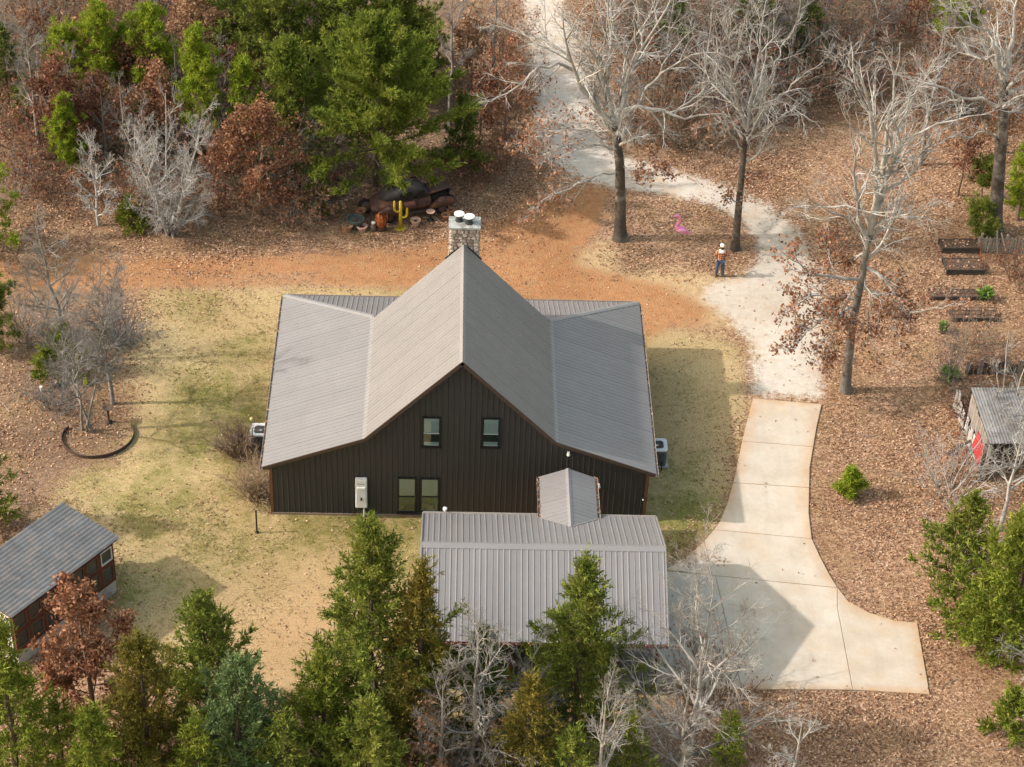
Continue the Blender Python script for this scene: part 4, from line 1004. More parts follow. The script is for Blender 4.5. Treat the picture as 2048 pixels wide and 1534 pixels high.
def hero(name, label, trunk_px, limbs, Y, r0, bark_t, bark_b, spec, leaf=None, group='tall leafless oaks', extra=8, ry=2.0, seed=1, ext=4.0):
    """a large tree whose main limbs follow the photograph; limbs given as (points, radius, depth at tip, leafy)"""
    rng = np.random.default_rng(seed); F = G(*trunk_px[0]); Y = F[1]
    T = thing(name, label, 'tree', tuple(F), group); polys, tips, limbs_ = [], [], []
    def fine_(pts, n):
        pts = np.array(pts, float); s = np.concatenate([[0], np.cumsum(np.linalg.norm(np.diff(pts, axis=0), axis=1))]); t = np.linspace(0, s[-1], n)
        return np.stack([np.interp(t, s, pts[:, i]) for i in range(3)], -1)
    tp = [F]+[P(x, y, Y) for x, y in trunk_px[1:]]; tr = fine_(tp, 12); trad = np.linspace(r0, r0*.62, 12); trad[0] *= 1.35; trad[1] *= 1.08
    for pts, r, dy, lf in limbs:
        n = len(pts); q = fine_([P(x, y, Y+dy*(i/(n-1))**1.2) for i, (x, y) in enumerate(pts)], 12)
        q[1:-1] += rng.normal(size=(10, 3))*.05
        rr = np.linspace(r, .014, 12); limbs_.append((q, rr)); tl = [] if lf else None
        sprout(rng, polys, q, rr, spec, 0, tl)
        if lf: tips.append((tl, lf))
    top = tr[-1]
    for k in range(extra):
        az = k*2.4+rng.normal()*.3; el = math.radians(rng.uniform(25, 65)); L = ext*rng.uniform(.7, 1.2); i = rng.integers(8, 12)
        q = walk(rng, tr[i], (math.cos(az)*math.cos(el)*.7, math.sin(az)*math.cos(el), math.sin(el)), L, 10, .13, .05); rr = np.linspace(r0*.3, .012, 10); polys.append((q, rr)); sprout(rng, polys, q, rr, spec, 0)
    V, Q = tubes([(tr, trad)], lambda r: 12); np_mesh('trunk', V, Q, bark_t, T, smooth=True)
    V, Q = tubes(polys, sides_fn); np_mesh('crown', V, Q, bark_b, T, smooth=True)
    for l_ in limbs_:
        V, Q = tubes([l_], lambda r: 7); np_mesh('limb', V, Q, BARK_LIMB, T, smooth=True)
    if leaf and tips:
        parts = [leaf_on(rng, tl, k*1.05, .17, .1) for tl, k in tips]
        lf = [np.concatenate([p_[i] for p_ in parts]) for i in range(3)]; V, Q = quads_from(*lf); np_mesh('leaves', V, Q, leaf, T, rnd=rng.random(len(Q)))
    return T
HS = [(8, .1, .62, .47, 6, .2, .04), (5.5, .12, .68, .55, 4, .2, .03), (4.5, .1, .62, .75, 2, .22, 0)]
HS2 = [(7.5, .1, .62, .45, 6, .2, .04), (5.5, .12, .68, .55, 4, .2, .03), (4.5, .1, .62, .75, 2, .22, 0)]
hero('oak_tree', 'tall leafless oak with dark forked trunk rising at the left end of the leafy island', [(1240, 478), (1241, 400), (1240, 330), (1233, 275), (1228, 250)], [
    ([(1230, 262), (1195, 215), (1160, 170), (1142, 125), (1133, 70), (1125, 5)], .15, -1.5, 0),
    ([(1150, 142), (1116, 125), (1078, 137), (1053, 159), (1028, 175), (987, 203), (958, 205)], .085, -2.0, 0),
    ([(1142, 122), (1118, 95), (1090, 78), (1050, 75), (1005, 55), (972, 45)], .07, 1.0, 0),
    ([(1228, 250), (1219, 200), (1215, 130), (1224, 60), (1212, -10), (1220, -60)], .12, 1.2, 0),
    ([(1230, 250), (1245, 190), (1264, 130), (1300, 72), (1340, 10), (1365, -40)], .13, 1.5, 0),
    ([(1232, 252), (1246, 222), (1275, 212), (1305, 219), (1345, 230), (1375, 240), (1400, 232), (1440, 226), (1462, 234)], .13, -1.2, 0),
    ([(1348, 230), (1385, 198), (1430, 175), (1480, 165)], .06, 1.2, 0),
    ([(1278, 212), (1290, 180), (1320, 150), (1358, 120), (1405, 106), (1450, 105), (1478, 125)], .08, -1.8, 0),
    ([(1222, 200), (1200, 140), (1175, 90), (1195, 40), (1180, -30)], .08, -2.0, 0),
    ([(1250, 170), (1275, 100), (1268, 40), (1285, -30)], .075, -2.4, 0),
    ([(1236, 300), (1200, 292), (1150, 285), (1100, 300), (1055, 312)], .06, -2.2, 2.0),
    ([(1239, 345), (1195, 350), (1150, 372), (1100, 395), (1055, 420)], .05, -2.6, 1.5),
    ([(1240, 330), (1270, 345), (1310, 350), (1332, 346)], .045, -1.8, 3.0),
    ([(1230, 262), (1190, 262), (1140, 255), (1090, 275), (1050, 270)], .06, 2.0, 2.0)], 0, .30, BARK_DARK, BARK_PALE, HS, OAKL['rust'], seed=11, extra=7)
hero('oak_tree', 'slim leafless oak standing at the right end of the leafy island beside the person', [(1470, 498), (1476, 430), (1482, 365), (1488, 300), (1494, 262)], [
    ([(1494, 262), (1478, 215), (1462, 150), (1445, 92), (1428, 40)], .09, -1.2, 0), ([(1494, 262), (1502, 205), (1512, 140), (1522, 60), (1532, 0)], .10, .8, 0),
    ([(1496, 250), (1522, 228), (1562, 190), (1605, 150), (1645, 125)], .08, -.6, 0), ([(1482, 225), (1450, 180), (1415, 150), (1385, 120), (1350, 105)], .06, 1.5, 0),
    ([(1508, 215), (1540, 160), (1562, 100), (1590, 50)], .06, 1.5, 0), ([(1500, 225), (1530, 205), (1575, 208), (1620, 240)], .05, -1.8, 0),
    ([(1470, 190), (1470, 120), (1488, 50), (1480, -10)], .06, -1.6, 0), ([(1487, 300), (1460, 262), (1420, 250), (1390, 255)], .04, -1.0, 1.0), ([(1482, 360), (1505, 345), (1528, 355)], .03, -.8, 3.0), ([(1476, 405), (1462, 398), (1448, 402)], .025, -.5, 3.0)],
    0, .2, BARK_DARK, BARK_PALE, HS2, OAKL['rust'], seed=12, extra=6, ext=3.5)
hero('oak_tree', 'tall grey oak with rust leaves on its low limbs between gravel road and concrete drive', [(1690, 782), (1699, 700), (1706, 640), (1722, 565), (1732, 505), (1740, 465)], [
    ([(1736, 490), (1714, 440), (1712, 380), (1706, 310), (1700, 250), (1690, 215)], .1, -1.2, 0), ([(1740, 465), (1754, 390), (1752, 300), (1740, 230), (1724, 165), (1705, 115), (1688, 85)], .17, -1.0, 0),
    ([(1742, 460), (1768, 360), (1772, 280), (1780, 200), (1796, 120), (1800, 85)], .15, 1.0, 0), ([(1748, 430), (1782, 330), (1812, 275), (1862, 252), (1920, 240), (1975, 228)], .12, -1.0, 0),
    ([(1750, 400), (1765, 330), (1800, 250), (1830, 190), (1870, 130)], .08, 2.0, 0), ([(1735, 495), (1700, 440), (1660, 422), (1620, 400), (1600, 370)], .06, -1.5, 0), ([(1745, 450), (1800, 430), (1840, 436), (1880, 400)], .06, -1.5, 0),
    ([(1722, 560), (1670, 555), (1620, 545), (1560, 500)], .08, -1.8, 2.4), ([(1712, 610), (1660, 630), (1610, 660), (1570, 710)], .07, -2.0, 2.8), ([(1714, 600), (1640, 590), (1590, 610), (1560, 640)], .06, -.6, 2.6),
    ([(1728, 530), (1770, 560), (1800, 600), (1810, 650)], .09, -1.5, 3.0), ([(1724, 550), (1690, 600), (1660, 690), (1640, 720)], .05, -1.2, 4.0), ([(1720, 570), (1760, 590), (1780, 640), (1850, 620), (1900, 610)], .07, -2.0, 2.2), ([(1735, 500), (1700, 520), (1660, 500), (1640, 470)], .05, 1.0, 4.0),
    ([(1726, 545), (1740, 600), (1735, 660), (1755, 700)], .05, -1.6, 3.5)],
    0, .22, M('bark_mid', (.2, .175, .15), (.09, .075, .062), 1.8, .92, bump=.7, c3=(.3, .27, .24), s3=1.1), BARK_PALE, HS2, OAKL['rust'], seed=13, extra=4)
hero('oak_tree', 'thick-trunked leafless oak at the upper right beside the weathered picket fence', [(1988, 462), (1994, 390), (2001, 300), (2006, 220), (2008, 160)], [
    ([(2008, 165), (1996, 110), (1975, 60), (1950, 10), (1930, -40)], .15, -1, 0), ([(2008, 160), (2022, 95), (2030, 30), (2040, -40)], .16, 1, 0), ([(2002, 215), (1960, 195), (1925, 198), (1885, 176), (1830, 160), (1790, 150)], .1, -1.2, 0),
    ([(2006, 180), (2040, 150), (2090, 110)], .12, -1, 0), ([(1996, 110), (1960, 120), (1915, 100), (1870, 60)], .07, 1.5, 0), ([(2003, 240), (2040, 210), (2080, 200)], .08, 1.5, 0), ([(2000, 280), (1970, 260), (1935, 280), (1900, 262)], .06, -1.6, .6),
    ([(1976, 62), (1940, 50), (1900, 20), (1870, -20)], .07, -1, 0)], 0, .36, BARK_DARK, BARK_PALE, HS2, OAKL['tan'], seed=14, extra=6)

# --- wood behind the house, left of the gravel road
cedar(752, 372, 48, 400, 'lush', 'largest bright green cedar overhanging the rusty car', shape=1.08, dens=1.7, bare=.15, leaf_size=.17, mL=13)
cedar(585, 340, 90, 230, 'lush', 'bright green cedar left of the largest cedar')
cedar(560, 180, -90, 300, 'green', 'dark cedar at the top edge behind the bright green cedars, left one')
cedar(690, 190, -80, 270, 'lush', 'dark cedar at the top edge directly behind the largest cedar')
cedar(800, 190, -60, 230, 'green', 'dark cedar at the top edge, rightmost of the row behind the largest cedar')
cedar(840, 175, 28, 110, 'bronze', 'bronze-tinted cedar right behind the largest cedar')
cedar(925, 345, 200, 115, 'dark', 'dark green cedar right of the largest cedar at the edge of the wood')
cedar(470, 130, -60, 160, 'dark', 'dark cedar at the top edge above the brown oaks')
cedar(20, 215, 60, 110, 'dark', 'dark green cedar at the upper left edge behind the grey leafless tree', dens=.8)
cedar(265, 455, 405, 60, 'yellow', 'low green cedar bush at the foot of the pale leafless bush', bare=0, dens=1.2)
cedar(640, 430, 330, 60, 'green', 'small cedar under the left side of the largest cedar', bare=.02)
pine(140, 215, 62, 88, 'bright', 'bright green young pine at far left of the pine cluster', dens=1.3)
pine(215, 225, 22, 95, 'bright', 'bright green young pine with pointed top, second from left in the cluster', dens=1.3)
pine(312, 235, 18, 105, 'bright', 'bright green young pine at the right of the pine cluster', dens=1.3)
pine(262, 215, 60, 70, 'bright', 'smaller yellow-green pine between the two pointed pines', dens=1.2)
pine(408, 320, 68, 85, 'bright', 'tall slender bright green pine between brown oaks', dens=1.4, bare=.2)
pine(140, 352, 198, 66, 'bright', 'narrow green pine standing in front of the maroon oak', bare=.12, dens=1.4)
pine(68, 250, 170, 66, 'green', 'small dark green pine bush on the brown slope at upper left', bare=.05)
pine(495, 330, 120, 60, 'bright', 'slender green pine partly hidden beside the left bright cedar', bare=.3)
oak(72, 145, -5, 62, 'rust', 'small rust-leaved oak with straight trunk at the upper left corner', low=.45)
oak(405, 150, -20, 165, 'tan', 'tan-leaved oak at the top edge left of the dark cedars', dens=1.1)
oak(470, 230, 90, 95, 'maroon', 'dark red-brown oak between the slender pine and the bright cedars')
oak(130, 330, 130, 140, 'maroon', 'maroon-leaved oak below the far left pine', dens=1.15)
oak(520, 430, 225, 200, 'rust', 'broad rust-leaved oak at the wood edge left of the rusty car', dens=1.25)
oak(450, 400, 260, 90, 'rust', 'small rust-leaved oak beside the pale leafless bush', dens=.9)
oak(270, 330, 185, 120, 'rust', 'thin rust-leaved sapling in the middle of the left wood', dens=.45)
oak(905, 345, 285, 50, 'rust', 'knee-high rust-leaved oak sapling behind the stone chimney')
oak(935, 150, 20, 110, 'tan', 'tan-leaved oak at the top left of the gravel road', dens=.9)
oak(1010, 290, 90, 130, 'rust', 'rust-leaved oak thicket tree on the left verge of the gravel road', dens=.55)
oak(960, 270, 130, 95, 'maroon', 'maroon oak sapling between the dark cedar and gravel road', dens=.6)
oak(1290, 200, 60, 80, 'rust', 'rust-leaved sapling behind the tall island oak', dens=.4)
bare_tree(25, 215, 20, 130, 'grey leafless tree at the upper left edge in front of a dark cedar', bark=BARK_GREY)
bare_tree(197, 450, 285, 120, 'small pale leafless tree left of the pale leafless bush', nlimb=16, fork=.06, fine=1.0)
bare_tree(342, 470, 225, 205, 'large many-stemmed pale leafless bush at the wood edge', stems=9, nlimb=16, fork=.06, fine=1.0)
bare_tree(255, 345, 150, 110, 'thin grey leafless tree deep in the left wood', bark=BARK_GREY, nlimb=6)
bare_tree(215, 330, 180, 90, 'thin grey leafless tree beside the narrow green pine', bark=BARK_GREY, nlimb=5, fine=.8)
bare_tree(330, 180, -40, 120, 'grey leafless tree at the top edge behind the pines', bark=BARK_GREY)
bare_tree(900, 250, -20, 150, 'pale leafless tree between the cedars and the gravel road', bark=BARK_GREY)
bare_tree(985, 190, -40, 130, 'grey leafless tree at the top left of the gravel road', bark=BARK_GREY, fine=.8)
for k, (x, y, t, w) in enumerate([(1010, 330, 220, 100), (965, 355, 265, 90), (1035, 210, 120, 80), (940, 200, 100, 100), (1000, 110, 20, 110)]):
    shrub(x, y, t, w, 'brown leafless brush left of the gravel road, '+('clump in front of the dark cedar', 'clump nearest the stone chimney', 'clump on the verge halfway up', 'clump beside the maroon sapling', 'clump at the top edge')[k], BARK_BROWN, 28, 'brush left of the gravel road', leaf=OAKL['rust'], per=2.0, lsize=.14)
for k, (x, y, t, w, n_) in enumerate([(60, 330, 255, 130, 'below the small dark pine bush'), (30, 400, 330, 120, 'at the left edge above the dirt track'), (110, 395, 330, 110, 'left of the small pale leafless tree'), (210, 90, 5, 150, 'behind the far left pines'), (140, 40, -40, 140, 'at the upper left top edge'), (300, 420, 330, 110, 'behind the pale leafless bush'), (430, 430, 350, 90, 'right of the pale leafless bush'), (580, 440, 360, 110, 'under the broad rust-leaved oak'), (640, 400, 330, 80, 'left of the largest cedar trunk'), (240, 400, 300, 120, 'behind the small pale leafless tree'), (350, 330, 240, 120, 'behind the pale bush between pines'), (180, 250, 160, 120, 'under the far left pines'), (420, 240, 160, 100, 'between slender pine and tan oak'), (40, 260, 190, 100, 'under the upper left grey tree')]):
    shrub(x, y, t, w, 'brown undergrowth in the left wood '+n_, BARK_GREY if k % 3 == 1 else BARK_BROWN, 24, 'undergrowth in the left wood', leaf=OAKL[('maroon', 'rust')[k % 2]], per=2.2, lsize=.14)
oak(330, 300, 130, 130, 'rust', 'rust-leaved oak behind the pale leafless bush and right of the thin grey tree', dens=.8)
oak(200, 300, 140, 110, 'maroon', 'maroon sapling under the second pine of the cluster', dens=.8)
oak(560, 300, 180, 110, 'maroon', 'maroon oak between the broad rust oak and the left bright cedar', dens=.8)
oak(640, 445, 360, 70, 'tan', 'short tan-leaved oak sapling left of the clay pots', dens=.7)
oak(230, 120, 0, 120, 'tan', 'tan-leaved oak behind the pointed pines', dens=.5)
cedar(390, 270, 170, 80, 'green', 'small cedar at the foot of the tall slender pine', bare=.02)
cedar(300, 300, 200, 70, 'green', 'small cedar half hidden below the right pine of the cluster', bare=.02)
bare_tree(440, 300, 100, 120, 'thin grey leafless tree between the slender pine and broad rust oak', bark=BARK_GREY, nlimb=10)
bare_tree(300, 420, 230, 110, 'grey leafless tree directly behind the pale leafless bush', bark=BARK_GREY, nlimb=12)
bare_tree(95, 300, 120, 110, 'grey leafless tree left of the maroon-leaved oak', bark=BARK_GREY, nlimb=9)

# --- thicket behind the island and the right-hand wood
bare_tree(1400, 255, -30, 190, 'olive-grey leafless tree directly behind the slim island oak', bark=BARK_GREY, nlimb=10, fine=1.1)
bare_tree(1330, 190, -60, 170, 'olive-grey leafless tree at the top edge right of the gravel road', bark=BARK_GREY, nlimb=9)
bare_tree(1575, 190, -60, 170, 'grey leafless tree at the top edge in front of dark cedars', bark=BARK_GREY, nlimb=10)
bare_tree(1480, 170, -70, 150, 'grey leafless tree at the top edge between two others', bark=BARK_GREY, nlimb=9)
bare_tree(1840, 330, 60, 190, 'fine-twigged leafless tree behind the tall grey oak', bark=BARK_GREY, nlimb=9)
bare_tree(1900, 120, -90, 160, 'leafless tree at the top edge near the upper right corner', bark=BARK_GREY, nlimb=8)
bare_tree(1745, 100, -60, 150, 'leafless tree at the top edge above the tall grey oak', bark=BARK_GREY, nlimb=8)
cedar(1600, 150, 0, 110, 'dark', 'dark cedar behind bare branches right of the thicket', dens=.8)
cedar(1505, 140, -60, 120, 'dark', 'dark cedar at the top edge inside the grey thicket', dens=.8)
cedar(1340, 140, -20, 90, 'dark', 'dark cedar at the top edge just right of the gravel road', dens=.8)
pine(1895, 110, -30, 90, 'bright', 'bright green pine at the top edge near the upper right corner')
pine(1960, 400, 325, 60, 'green', 'small green pine left of the thick-trunked oak', dens=1.2)
pine(2035, 440, 270, 66, 'bright', 'slender bright pine right of the thick-trunked oak', bare=.1)
pine(1957, 468, 410, 70, 'green', 'low green bush at the foot of the thick-trunked oak', bare=.0, dens=1.6, name='pine_bush', cat='shrub')
oak(1915, 392, 245, 90, 'maroon', 'small dark oak with few leaves left of the thick-trunked oak', dens=.5, low=.3)
oak(1850, 250, 130, 120, 'rust', 'rust-leaved sapling on the slope behind the tall grey oak', dens=.4)
oak(1990, 170, 20, 130, 'tan', 'tan-leaved oak at the upper right corner', dens=.5)
for k, (x, y, t, w, n_) in enumerate([(1385, 285, 170, 160, 'widest clump just behind the island'), (1445, 262, 130, 140, 'clump left of the slim island oak top'), (1330, 235, 120, 130, 'clump right of the tall island oak fork'), (1285, 160, 40, 120, 'clump beside the road bend'), (1550, 180, 70, 150, 'clump in front of the right dark cedar'), (1640, 140, 30, 150, 'clump right of the dark cedars'), (1700, 60, -40, 150, 'clump at the top edge above the tall grey oak'), (1820, 70, -40, 140, 'clump at the top edge near the corner pine'), (1235, 85, -10, 100, 'clump at the top right of the road'), (1480, 100, -20, 140, 'clump at the top edge in the middle'), (1390, 120, 0, 140, 'clump at the top edge behind the olive tree'), (1500, 215, 110, 120, 'clump right behind the slim island oak'), (1600, 215, 150, 110, 'low clump at the right end of the thicket'), (1340, 60, -40, 120, 'clump at the top edge right of the road'), (1780, 180, 110, 130, 'low clump behind the tall grey oak'), (1900, 230, 150, 130, 'clump left of the thick-trunked oak top'), (2010, 120, 30, 130, 'clump at the upper right corner'), (1420, 200, 60, 150, 'tall clump behind the widest one'), (1340, 290, 200, 110, 'low clump between the two island oaks'), (1540, 110, -20, 150, 'clump at the top edge left of the right dark cedar'), (1290, 90, -30, 110, 'clump at the top edge right of the road bend')]):
    shrub(x, y, t, w, 'grey-brown leafless thicket brush, '+n_, BARK_GREY if k % 2 else M('bark_olive', (.27, .23, .17), (.19, .16, .115), 4, .9), 34, 'brush in the thicket', leaf=OAKL['maroon'], per=.8, lsize=.14)

# --- left edge and the planted bed
pine(-50, 505, 385, 190, 'bright', 'bright green pine reaching in at the left edge above the dirt track', bare=.15, dens=1.3)
pine(-20, 700, 545, 110, 'green', 'green pine reaching in at the left edge below the dirt track', bare=.1, dens=1.2)
cedar(-35, 1060, 860, 150, 'green', 'green cedar reaching in at the left edge above the garden shed', bare=.02)
bare_tree(178, 862, 560, 270, 'leafless twin-trunk tree inside the curved metal edging', bark=BARK_GREY, stems=3, nlimb=24, fork=.3, fine=1.15)
bare_tree(226, 808, 590, 190, 'leafless slim tree right behind the twin-trunk tree', bark=BARK_GREY, nlimb=18, fork=.35, fine=1.1, lean=-10)
bare_tree(135, 720, 450, 170, 'tall thin leafless tree crossing the dirt track on the left', bark=BARK_GREY, nlimb=18, fork=.2, fine=1.0, lean=-30)
cedar(135, 745, 660, 110, 'green', 'loose green cedar shrub behind the twin-trunk tree', bare=0, dens=.6)
cedar(95, 760, 715, 55, 'yellow', 'small bright green bush beside the clay pots', bare=0, dens=.8)
shrub(240, 690, 625, 75, 'dark grey twiggy shrub at the edge of the left lawn', M('twig_blue', (.16, .16, .17), (.1, .1, .11), 4, .9), 46)
shrub(60, 680, 600, 120, 'low pale leafless brush left of the tall thin tree', BARK_GREY, 26)
shrub(110, 820, 770, 100, 'grey low groundcover brush beside the white pipe', M('twig_blue2', (.2, .2, .2), (.13, .13, .13), 4, .9), 40)

# --- shrubs beside the house
shrub(478, 915, 845, 52, 'brown dried shrub beside the left air conditioner', M('dry_brown', (.26, .18, .13), (.17, .12, .085), 5, .9), 90, 'dried shrubs by the house', fine=1.1)
shrub(513, 995, 925, 66, 'tan dried ornamental shrub at the front left house corner', M('dry_tan', (.46, .34, .22), (.33, .235, .15), 5, .9), 110, 'dried shrubs by the house', fine=1.1)

# --- foreground trees
cedar(745, 1530, 1058, 360, 'green', 'tall pointed green cedar left of the garage roof', dens=1.25, leaf_size=.15, mL=13)
cedar(840, 1560, 1140, 240, 'bronze', 'bronze-tinted cedar overlapping the left edge of the garage roof', dens=1.15, leaf_size=.15, mL=13)
cedar(1145, 1500, 1130, 270, 'green', 'green cedar standing in front of the garage roof', dens=1.2, leaf_size=.15, mL=13)
cedar(650, 1590, 1320, 270, 'yellow', 'green cedar at the bottom edge left of the tall pointed cedar', leaf_size=.15, mL=13)
cedar(425, 1520, 1203, 280, 'green', 'green cedar with pointed top below the left lawn', dens=1.05, leaf_size=.15, mL=13)
cedar(490, 1640, 1335, 300, 'blue', 'blue-green cedar at the bottom edge', leaf_size=.15, mL=13)
cedar(310, 1620, 1285, 270, 'bronze', 'yellow-bronze cedar at the bottom edge left of the blue-green cedar', leaf_size=.15, mL=13)
cedar(50, 1620, 1245, 260, 'yellow', 'bright green cedar at the bottom left corner below the shed', leaf_size=.15, mL=13)
cedar(215, 1700, 1430, 230, 'yellow', 'small bright cedar at the bottom edge right of the corner cedar', dens=.75, leaf_size=.16, mL=13)
cedar(1045, 1640, 1365, 200, 'bronze', 'small yellow-bronze cedar at the bottom edge below the garage', leaf_size=.15, mL=13)
cedar(740, 1680, 1420, 260, 'green', 'green cedar at the bottom edge under the tall pointed cedar', dens=.75, leaf_size=.16, mL=13)
cedar(960, 1500, 1265, 150, 'dark', 'small dark cedar under the garage eave', leaf_size=.15, mL=13)
cedar(1240, 1640, 1440, 190, 'green', 'green cedar bush at the bottom edge left of the pale leafless tree', dens=.75, leaf_size=.16)
cedar(1440, 1600, 1440, 120, 'yellow', 'small bright green cedar right of the pale leafless tree trunk', dens=.75, leaf_size=.16)
oak(190, 1480, 1165, 200, 'rust', 'rust-leaved oak in front of the garden shed', dens=1.4, low=.15)
oak(300, 1560, 1350, 120, 'tan', 'small tan-leaved oak between foreground cedars', dens=.7)
oak(850, 1620, 1380, 120, 'tan', 'sparse tan-leaved sapling at the bottom edge below the garage corner', dens=.4)
bare_tree(1372, 1585, 1222, 430, 'large pale leafless tree in front of the concrete apron', bark=BARK_MID, nlimb=16, fork=.15, fine=1.05)
bare_tree(1345, 1640, 1330, 230, 'pale leafless tree at the bottom edge left of the larger leafless one', bark=BARK_MID, nlimb=9, fork=.25)
bare_tree(945, 1600, 1265, 270, 'pale leafless tree at the bottom edge under the garage eave', bark=BARK_MID, nlimb=15, fork=.15)
bare_tree(1185, 1700, 1400, 230, 'leafless tree at the bottom edge below the garage cedar', bark=BARK_MID, nlimb=12, fork=.2)
bare_tree(880, 1640, 1370, 190, 'grey leafless tree at the bottom edge below the bronze cedar', bark=BARK_GREY, nlimb=12, fork=.15)
bare_tree(1050, 1560, 1310, 170, 'grey leafless tree left of the green garage cedar', bark=BARK_GREY, nlimb=12, fork=.15)
bare_tree(1560, 1700, 1440, 170, 'low leafless tree at the bottom edge right of the concrete apron corner', nlimb=8)
shrub(1430, 1400, 1270, 130, 'brown twiggy brush on the apron side of the pale leafless tree', BARK_BROWN, 26, leaf=OAKL['maroon'], per=.6)
shrub(1080, 1560, 1420, 130, 'grey brush below the green garage cedar', BARK_GREY, 50)
shrub(890, 1560, 1400, 120, 'grey brush between the bronze cedar and the pale leafless tree', BARK_GREY, 46)
shrub(1000, 1640, 1470, 130, 'brown brush at the bottom edge below the pale leafless tree', BARK_BROWN, 40, leaf=OAKL['maroon'], per=1.5, lsize=.14)
shrub(1300, 1600, 1450, 140, 'grey brush at the bottom edge under the large leafless tree', BARK_GREY, 46)
shrub(1480, 1640, 1500, 130, 'tan brush at the bottom edge right of the large leafless tree', BARK_BROWN, 36)
cedar(130, 1560, 1400, 150, 'green', 'green cedar between the corner cedar and the rust-leaved oak', dens=.75, leaf_size=.16)
cedar(580, 1680, 1440, 200, 'green', 'green cedar at the bottom edge right of the blue-green cedar', dens=.75, leaf_size=.16)
cedar(410, 1690, 1450, 200, 'yellow', 'bright cedar at the bottom edge left of the blue-green cedar', dens=.75, leaf_size=.16)
cedar(1130, 1690, 1470, 190, 'green', 'green cedar at the bottom edge under the garage cedar', dens=.75, leaf_size=.16)

# --- right edge
cedar(1990, 1330, 1000, 300, 'yellow', 'bright green cedar at the right edge above the corner', lean=20, dens=1.1)
cedar(1905, 1190, 1000, 200, 'green', 'dark green cedar at the right edge behind drooping bare branches', dens=.9)
cedar(1955, 1300, 1160, 190, 'yellow', 'low bright cedar in front of the right edge cedar', bare=0)
cedar(2060, 1240, 985, 150, 'green', 'cedar cut by the right edge below the wooden ruin', dens=.9)
cedar(2010, 1470, 1390, 90, 'yellow', 'small cedar bush at the lower right edge', bare=0)
pine(1695, 992, 946, 46, 'bright', 'small round pine bush alone on the leaves right of the driveway', bare=.0, dens=3.0, name='pine_bush', cat='shrub')
bare_tree(2075, 1420, 1150, 240, 'pale leafless tree at the right edge beside the bright cedar', nlimb=10, fork=.15)
bare_tree(2060, 1560, 1330, 220, 'pale leafless tree at the lower right edge', nlimb=9, fork=.15)
bare_tree(1992, 880, 695, 175, 'pale many-stemmed leafless tree growing over the wooden ruin', stems=4, nlimb=8, fork=.2, fine=.8)
bare_tree(2000, 1060, 850, 190, 'leafless tree at the right edge below the wooden ruin', nlimb=10, fork=.3, bark=BARK_PALE)
shrub(1900, 985, 880, 150, 'pale fallen branches left of the wooden ruin', BARK_PALE, 30)
shrub(1905, 1100, 1010, 130, 'drooping pale bare branches below the wooden ruin', BARK_PALE, 24)
shrub(2030, 560, 500, 60, 'rust-leaved low shrub in front of the weathered fence', BARK_BROWN, 24, leaf=OAKL['maroon'], per=3)

# --- more of the same brush, saplings and thin trees filling the woods (copies share their meshes)
def clone(src, px, py, sc, label, group):
    F = G(px, py); o = src.copy(); col.objects.link(o); o.location = tuple(F); o.scale = (sc, sc, sc*CL.uniform(.85, 1.15)); o.rotation_euler = (0, 0, CL.uniform(0, 6.28)); ORG[o.name] = F
    tag(o, label, src['category'], group)
    for ch in src.children:
        c = ch.copy(); col.objects.link(c); c.parent = o
        for g in ch.children:
            d = g.copy(); col.objects.link(d); d.parent = c
CL = random.Random(77)
ROOTS = [o for o in col.objects if o.parent is None]
SH = [o for o in ROOTS if o.get('group') in ('brush in the thicket', 'undergrowth in the left wood')]
BT = [o for o in ROOTS if o.get('group') == 'leafless trees' and any(w in o['label'] for w in ('deep in the left wood', 'narrow green pine', 'left of the maroon', 'behind the tall grey oak', 'olive-grey'))]
OK_ = [o for o in ROOTS if o.get('group') == 'oaks holding brown leaves' and any(w in o['label'] for w in ('thin rust-leaved', 'behind the tall island oak', 'under the second pine', 'few leaves', 'short tan'))]
ANCH = [(140, 140, 'the far left pine'), (215, 120, 'the second pine from left'), (312, 120, 'the right pine of the cluster'), (408, 200, 'the tall slender pine'), (130, 250, 'the maroon-leaved oak'), (140, 320, 'the narrow green pine'), (520, 340, 'the broad rust-leaved oak'), (342, 390, 'the pale leafless bush'),
        (197, 400, 'the small pale leafless tree'), (72, 80, 'the corner rust-leaved oak'), (405, 60, 'the tan-leaved oak at the top'), (590, 240, 'the left bright cedar'), (470, 170, 'the dark red-brown oak'), (68, 230, 'the small dark pine bush'), (25, 120, 'the upper left grey tree'),
        (1240, 240, 'the tall island oak'), (1480, 220, 'the slim island oak'), (1400, 150, 'the olive-grey leafless tree'), (1600, 100, 'the right dark cedar'), (1505, 60, 'the middle dark cedar'), (1340, 60, 'the dark cedar by the road'), (1720, 150, 'the tall grey oak top'),
        (1895, 60, 'the bright corner pine'), (2005, 250, 'the thick-trunked oak'), (1915, 340, 'the small dark oak'), (1830, 160, 'the tall grey oak limbs'), (1930, 745, 'the dark board row'), (1912, 850, 'the tilted pale boards'), (2000, 860, 'the plank lean-to'), (1940, 910, 'the loose board heap')]
USED = set()
def where(px, py):
    a = min(ANCH, key=lambda q: (q[0]-px)**2+(q[1]-py)**2); dx, dy = px-a[0], py-a[1]
    rel = ('left of' if dx < 0 else 'right of') if abs(dx) > abs(dy) else ('behind' if dy < 0 else 'in front of')
    return ('just ' if math.hypot(dx, dy) < 48 else 'some way ')+rel+' '+a[2]
